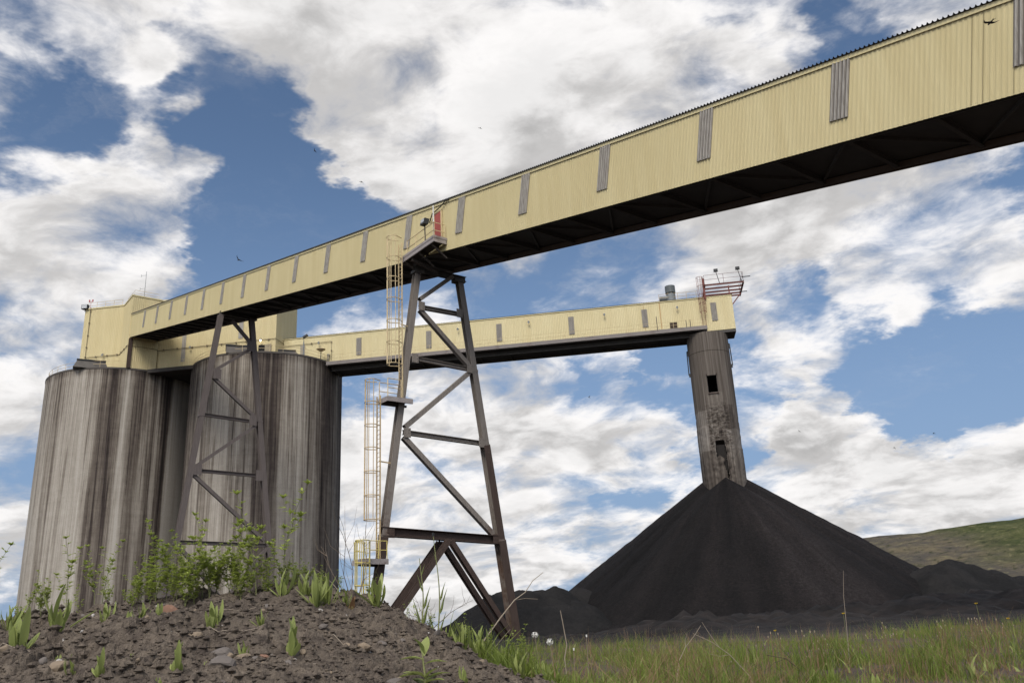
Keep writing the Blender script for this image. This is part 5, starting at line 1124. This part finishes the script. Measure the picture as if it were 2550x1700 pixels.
# pale-tipped seed stalks: one of a kind copied
def seed_stalk(i):
    st=LB(); a=i*1.7; top=V(.16*math.cos(a),.1*math.sin(a),1); st.stem([V(0,0,-.03),top*.5+V(.03*math.sin(a),0,.02),top],.0075,.3,4,.005); o=st.obj('seed_stalk',MDRY)
    return o
SD=[seed_stalk(i) for i in range(4)]; TIP=[]
mb=MB()
for o in SD: pass
rd=random.Random(12)
for i in range(80):
    az,r=rd.choice(((rd.uniform(3.5,30.5),rd.uniform(7.2,14)),(rd.gauss(26.6,.7),rd.gauss(12.5,.5)),(rd.gauss(24.3,.5),rd.gauss(11.5,.5)),(rd.gauss(17.3,.5),rd.gauss(9.5,.4)),(rd.gauss(21.5,.8),rd.gauss(11.,.6)),(rd.gauss(14.8,.5),rd.gauss(10,.5)))); x,y=atS(az,r); k=i%4
    o=SD[k] if i<4 else SD[k].copy()
    if i>=4: COL.objects.link(o)
    h=rd.uniform(.26,.50)*(1 if az>14 else .75); o.location=(x,y,float(gz(x,y))); o.scale=(h,h,h); o.rotation_euler=(0,0,rd.uniform(0,6.28))
    if i<4:
        b=LB(); a=i*1.7; top=V(.16*math.cos(a),.1*math.sin(a),1); b.stem([top-V(0,0,.005),top+V(0,0,.02),top+V(0,0,.035)],.009,.95,6,.013); t_=b.obj('pale_tip',plain('pale_tip',(.36,.29,.20),.9,.1) if i==0 else bpy.data.materials['pale_tip'],o)
    else:
        t_=SD[k].children[0].copy(); COL.objects.link(t_); t_.parent=o
    tag(o,'leafless tan seed stalk with a pale tip rising out of the grass','seed stalk','seed stalks in the grass')
# thin dry straws lying on the dirt
for i,(x,y,L,a,lab) in enumerate(((-1.72,4.95,.45,.25,'dry straw lying on the dirt below the tall weeds'),(-1.5,4.65,.3,-.1,'dry straw lying beside the flat grey stone'),(-2.45,4.3,.35,.3,'dry straw lying at the left edge of the mound'),(-.95,4.25,.24,-.6,'dry straw lying between the tan stones'),(-.98,4.75,.24,-1.0,'dry straw slanting below the crest tuft'))):
    st=LB(); e=V(math.cos(a),math.sin(a)*.4,0); pts=[]
    for f in np.linspace(-.5,.5,7): p=V(x,y,0)+e*L*f; pts.append(V(p[0]-x,p[1]-y,float(gz(p[0],p[1]))+.012-float(gz(x,y))))
    st.stem(pts,.0022,.9,4,.0012); o=st.obj('dry_straw',MSTALK); o.location=(x,y,float(gz(x,y))); tag(o,lab,'straw','straws on the dirt mound')
# ================================================================== stones
def stone(name,seed,flat,mat):
    import bmesh
    bm=bmesh.new(); bmesh.ops.create_icosphere(bm,subdivisions=2,radius=1); rd=np.random.default_rng(seed); pl=[(nrm(rd.normal(size=3)),rd.uniform(.55,.85)) for _ in range(9)]
    for v in bm.verts:
        p=np.array(v.co)
        for n_,d in pl:
            e=p@n_-d
            if e>0: p=p-n_*e*.92
        p=p*(1+.05*float(fbm(np.array([p[0]*3+seed]),np.array([p[1]*3+p[2]*2]),3,seed)[0])); v.co=(p[0],p[1]*.8,p[2]*flat*.85)
    me=bpy.data.meshes.new(name); bm.to_mesh(me); bm.free(); me.materials.append(mat)
    o=bpy.data.objects.new(name,me); COL.objects.link(o); return o
MSO=plain('orange_stone',(.22,.125,.085),.9,.2,18); MST=plain('tan_stone',(.215,.165,.115),.9,.2,18); MSG=plain('grey_stone',(.135,.115,.10),.9,.2,18); MSW=plain('pale_stone',(.38,.35,.32),.9,.12,18)
ST=[(-2.16,5.41,.15,MSO,.62,'large orange-brown rock on the crest below the tall weeds'),(-1.70,4.60,.085,MST,.7,'tan angular stone beside the white flower speck, left of the grey flat stone'),(-1.47,4.38,.14,MSG,.5,'flat grey stone, largest slab below the tall weeds'),(-1.33,4.22,.075,MST,.45,'small flat tan stone just right of the flat grey slab'),(-2.04,3.95,.09,MST,.7,'tan stone at the lower left of the mound'),(-3.13,5.69,.10,MSG,.6,'grey stone behind the large left weed clump'),(-1.24,3.72,.12,MSG,.7,'large dull stone sunk in the dirt at the bottom edge'),(-1.30,3.97,.045,MST,.7,'little tan stone above the sunken dull stone'),(-.85,4.73,.095,MST,.6,'pale orange-tan stone, upper of the pair in mid mound'),(-.79,4.35,.085,MST,.6,'greyish tan stone, lower of the pair in mid mound'),(-1.18,4.04,.06,MST,.7,'tan pointed stone at centre left of the mound'),(-.62,4.38,.075,MST,.9,'buff stone leaning at the left of the broad-leaved plant'),(-.79,4.94,.05,MSG,.7,'rounded grey stone right of the pale orange-tan stone'),(-1.26,4.35,.05,MSO,.5,'small orange stone under the sprawling weed'),(-.62,4.17,.09,MSG,.5,'dirt-coloured slab below the broad-leaved plant')]
for i,(x,y,w_,m,fl,lab) in enumerate(ST):
    o=stone('stone',100+i,fl,m); o.scale=(w_*.56,)*3; o.location=(x,y,float(max(gz(np.array([x-w_*.3,x,x+w_*.3]),np.array([y,y,y]))))-w_*.02); o.rotation_euler=(random.uniform(-.25,.25),random.uniform(-.25,.25),random.uniform(-.5,.5)); tag(o,lab,'stone','stones on the dirt mound')
small=[stone('stone',300+i,.7,m) for i,m in enumerate((MSW,MST,MSG))]; rd=random.Random(5)
for i in range(110):
    az=rd.uniform(-31,-.5); r=rd.uniform(3.6,6.4); x,y=atS(az,r); k=i%3
    o=small[k] if i<3 else small[k].copy()
    if i>=3: COL.objects.link(o)
    w_=rd.uniform(.010,.032)*(.6 if k==0 else 1.1); o.scale=(w_,w_,w_); o.location=(x,y,float(gz(x,y))+w_*.25); o.rotation_euler=(rd.uniform(0,1),rd.uniform(0,1),rd.uniform(0,6)); tag(o,('small white pebble','small tan pebble','small grey pebble')[k]+' lying loose on the brown dirt','pebble','pebbles on the dirt mound')
# loose crumbs of dirt
rg=np.random.default_rng(44); n=15000; r=rg.uniform(3.0,6.6,n); a=np.radians(rg.uniform(-36,4,n)); x,y=r*np.sin(a),r*np.cos(a); z=gz(x,y); s=np.minimum(rg.lognormal(-4.85,.62,n),.028)
oc=np.array([(1,0,0),(0,1,0),(-1,0,0),(0,-1,0),(0,0,.8),(0,0,-.8)],float); fc=np.array([(0,1,4),(1,2,4),(2,3,4),(3,0,4),(1,0,5),(2,1,5),(3,2,5),(0,3,5)])
vs=oc[None]*s[:,None,None]*rg.uniform(.6,1.4,(n,6,1)); th=rg.uniform(0,6.28,n); c_,s_=np.cos(th),np.sin(th); vx=vs[...,0]*c_[:,None]-vs[...,1]*s_[:,None]; vy=vs[...,0]*s_[:,None]+vs[...,1]*c_[:,None]
vs=np.stack([vx+x[:,None],vy+y[:,None],vs[...,2]+(z+s*.3)[:,None]],-1).reshape(-1,3); fs=(fc[None]+(np.arange(n)*6)[:,None,None]).reshape(-1,3)
tag(soup_obj('dirt_crumbs',vs,fs,MM,flat=True),'loose dirt crumbs over the mound','dirt',kind='stuff')
# ================================================================== birds
def bird(flap,seed):
    """swallow: slim body with head and forked tail, long bent wings; body is one mesh"""
    mb=MB(); prof=[(-.085,.004),(-.06,.010),(-.02,.018),(.02,.020),(.045,.016),(.06,.015),(.075,.012),(.085,.004),(.097,.001)]; k=8; rings=[]
    for yv,r in prof: rings+=[(r*math.cos(6.283*j/k),yv,r*math.sin(6.283*j/k)) for j in range(k)]
    mb.add(rings,[(i*k+j,(i+1)*k+j,(i+1)*k+(j+1)%k,i*k+(j+1)%k) for i in range(len(prof)-1) for j in range(k)])
    for s in(-1,1):
        pts=[(.010,.045),(.07,.062),(.115,.035),(.165,-.045),(.105,.005),(.06,.0),(.012,-.015)]; t=.003
        def zz_(x): return .01+math.sin(flap)*x*(1 if x<.08 else .75)+(0 if x<.08 else .08*.25*math.sin(flap))
        up_=[(s*x,y,zz_(x)+t) for x,y in pts]; dn=[(s*x,y,zz_(x)-t) for x,y in pts]; n=len(pts)
        f=[(0,1,5,6),(1,2,4,5),(2,3,4)]; 
        if s<0: f=[q[::-1] for q in f]
        mb.add(up_+dn,[q[::-1] for q in f]+[tuple(n+i for i in q) for q in f]+[(i,(i+1)%n,n+(i+1)%n,n+i) for i in range(n)])
        mb.add([(s*.002,-.07,.003),(s*.012,-.075,.003),(s*.028,-.135,.003),(s*.002,-.10,.003),(s*.002,-.07,-.001),(s*.012,-.075,-.001),(s*.028,-.135,-.001),(s*.002,-.10,-.001)],[(0,1,2,3),(7,6,5,4),(0,4,5,1),(1,5,6,2),(2,6,7,3),(3,7,4,0)])
    return mb.build('swallow',plain('dark_feathers',(.035,.03,.028),.7,.25,20),None,raw=True)
BI=[bird(.5,1),bird(.08,2),bird(-.4,3)]
BP=[((-0.2991,.8658,.4012),31,(.3,.5,.9),0,'largest dark swallow flying above the far part of the sloping gallery'),((.4797,.6953,.5353),20.5,(.05,.0,.1),1,'swallow with level wings crossing in front of the gallery at upper right'),((-.2094,.8319,.5138),52,(.4,.6,1.2),0,'small swallow against blue sky left of the big white cloud'),((-.0242,.8418,.5393),66,(.1,.2,.3),2,'tiny swallow against the big white cloud above the gallery'),((-.1619,.8583,.4870),60,(1.2,.3,.2),2,'tiny swallow in the blue gap just under the big cloud'),((.3119,.9307,.1911),80,(1.1,.6,.4),0,'speck-sized swallow over the cloud right of the stacking tube'),((.4359,.8834,.1721),70,(.2,.1,1.5),1,'speck-sized swallow at far right above the hill clouds'),((.4006,.9018,.1623),80,(1.2,.1,.5),2,'speck-sized swallow low between the cone and the right edge'),((.0865,.9643,.2502),80,(.9,.4,2.),0,'speck-sized swallow between the near trestle and the stacking tube')]
us=set()
for (d,dist,rot,k,lab) in BP:
    o=BI[k] if k not in us else BI[k].copy()
    if k in us: COL.objects.link(o)
    us.add(k); o.location=(d[0]*dist,d[1]*dist,1+d[2]*dist); o.rotation_euler=rot; tag(o,lab,'bird','swallows in flight')
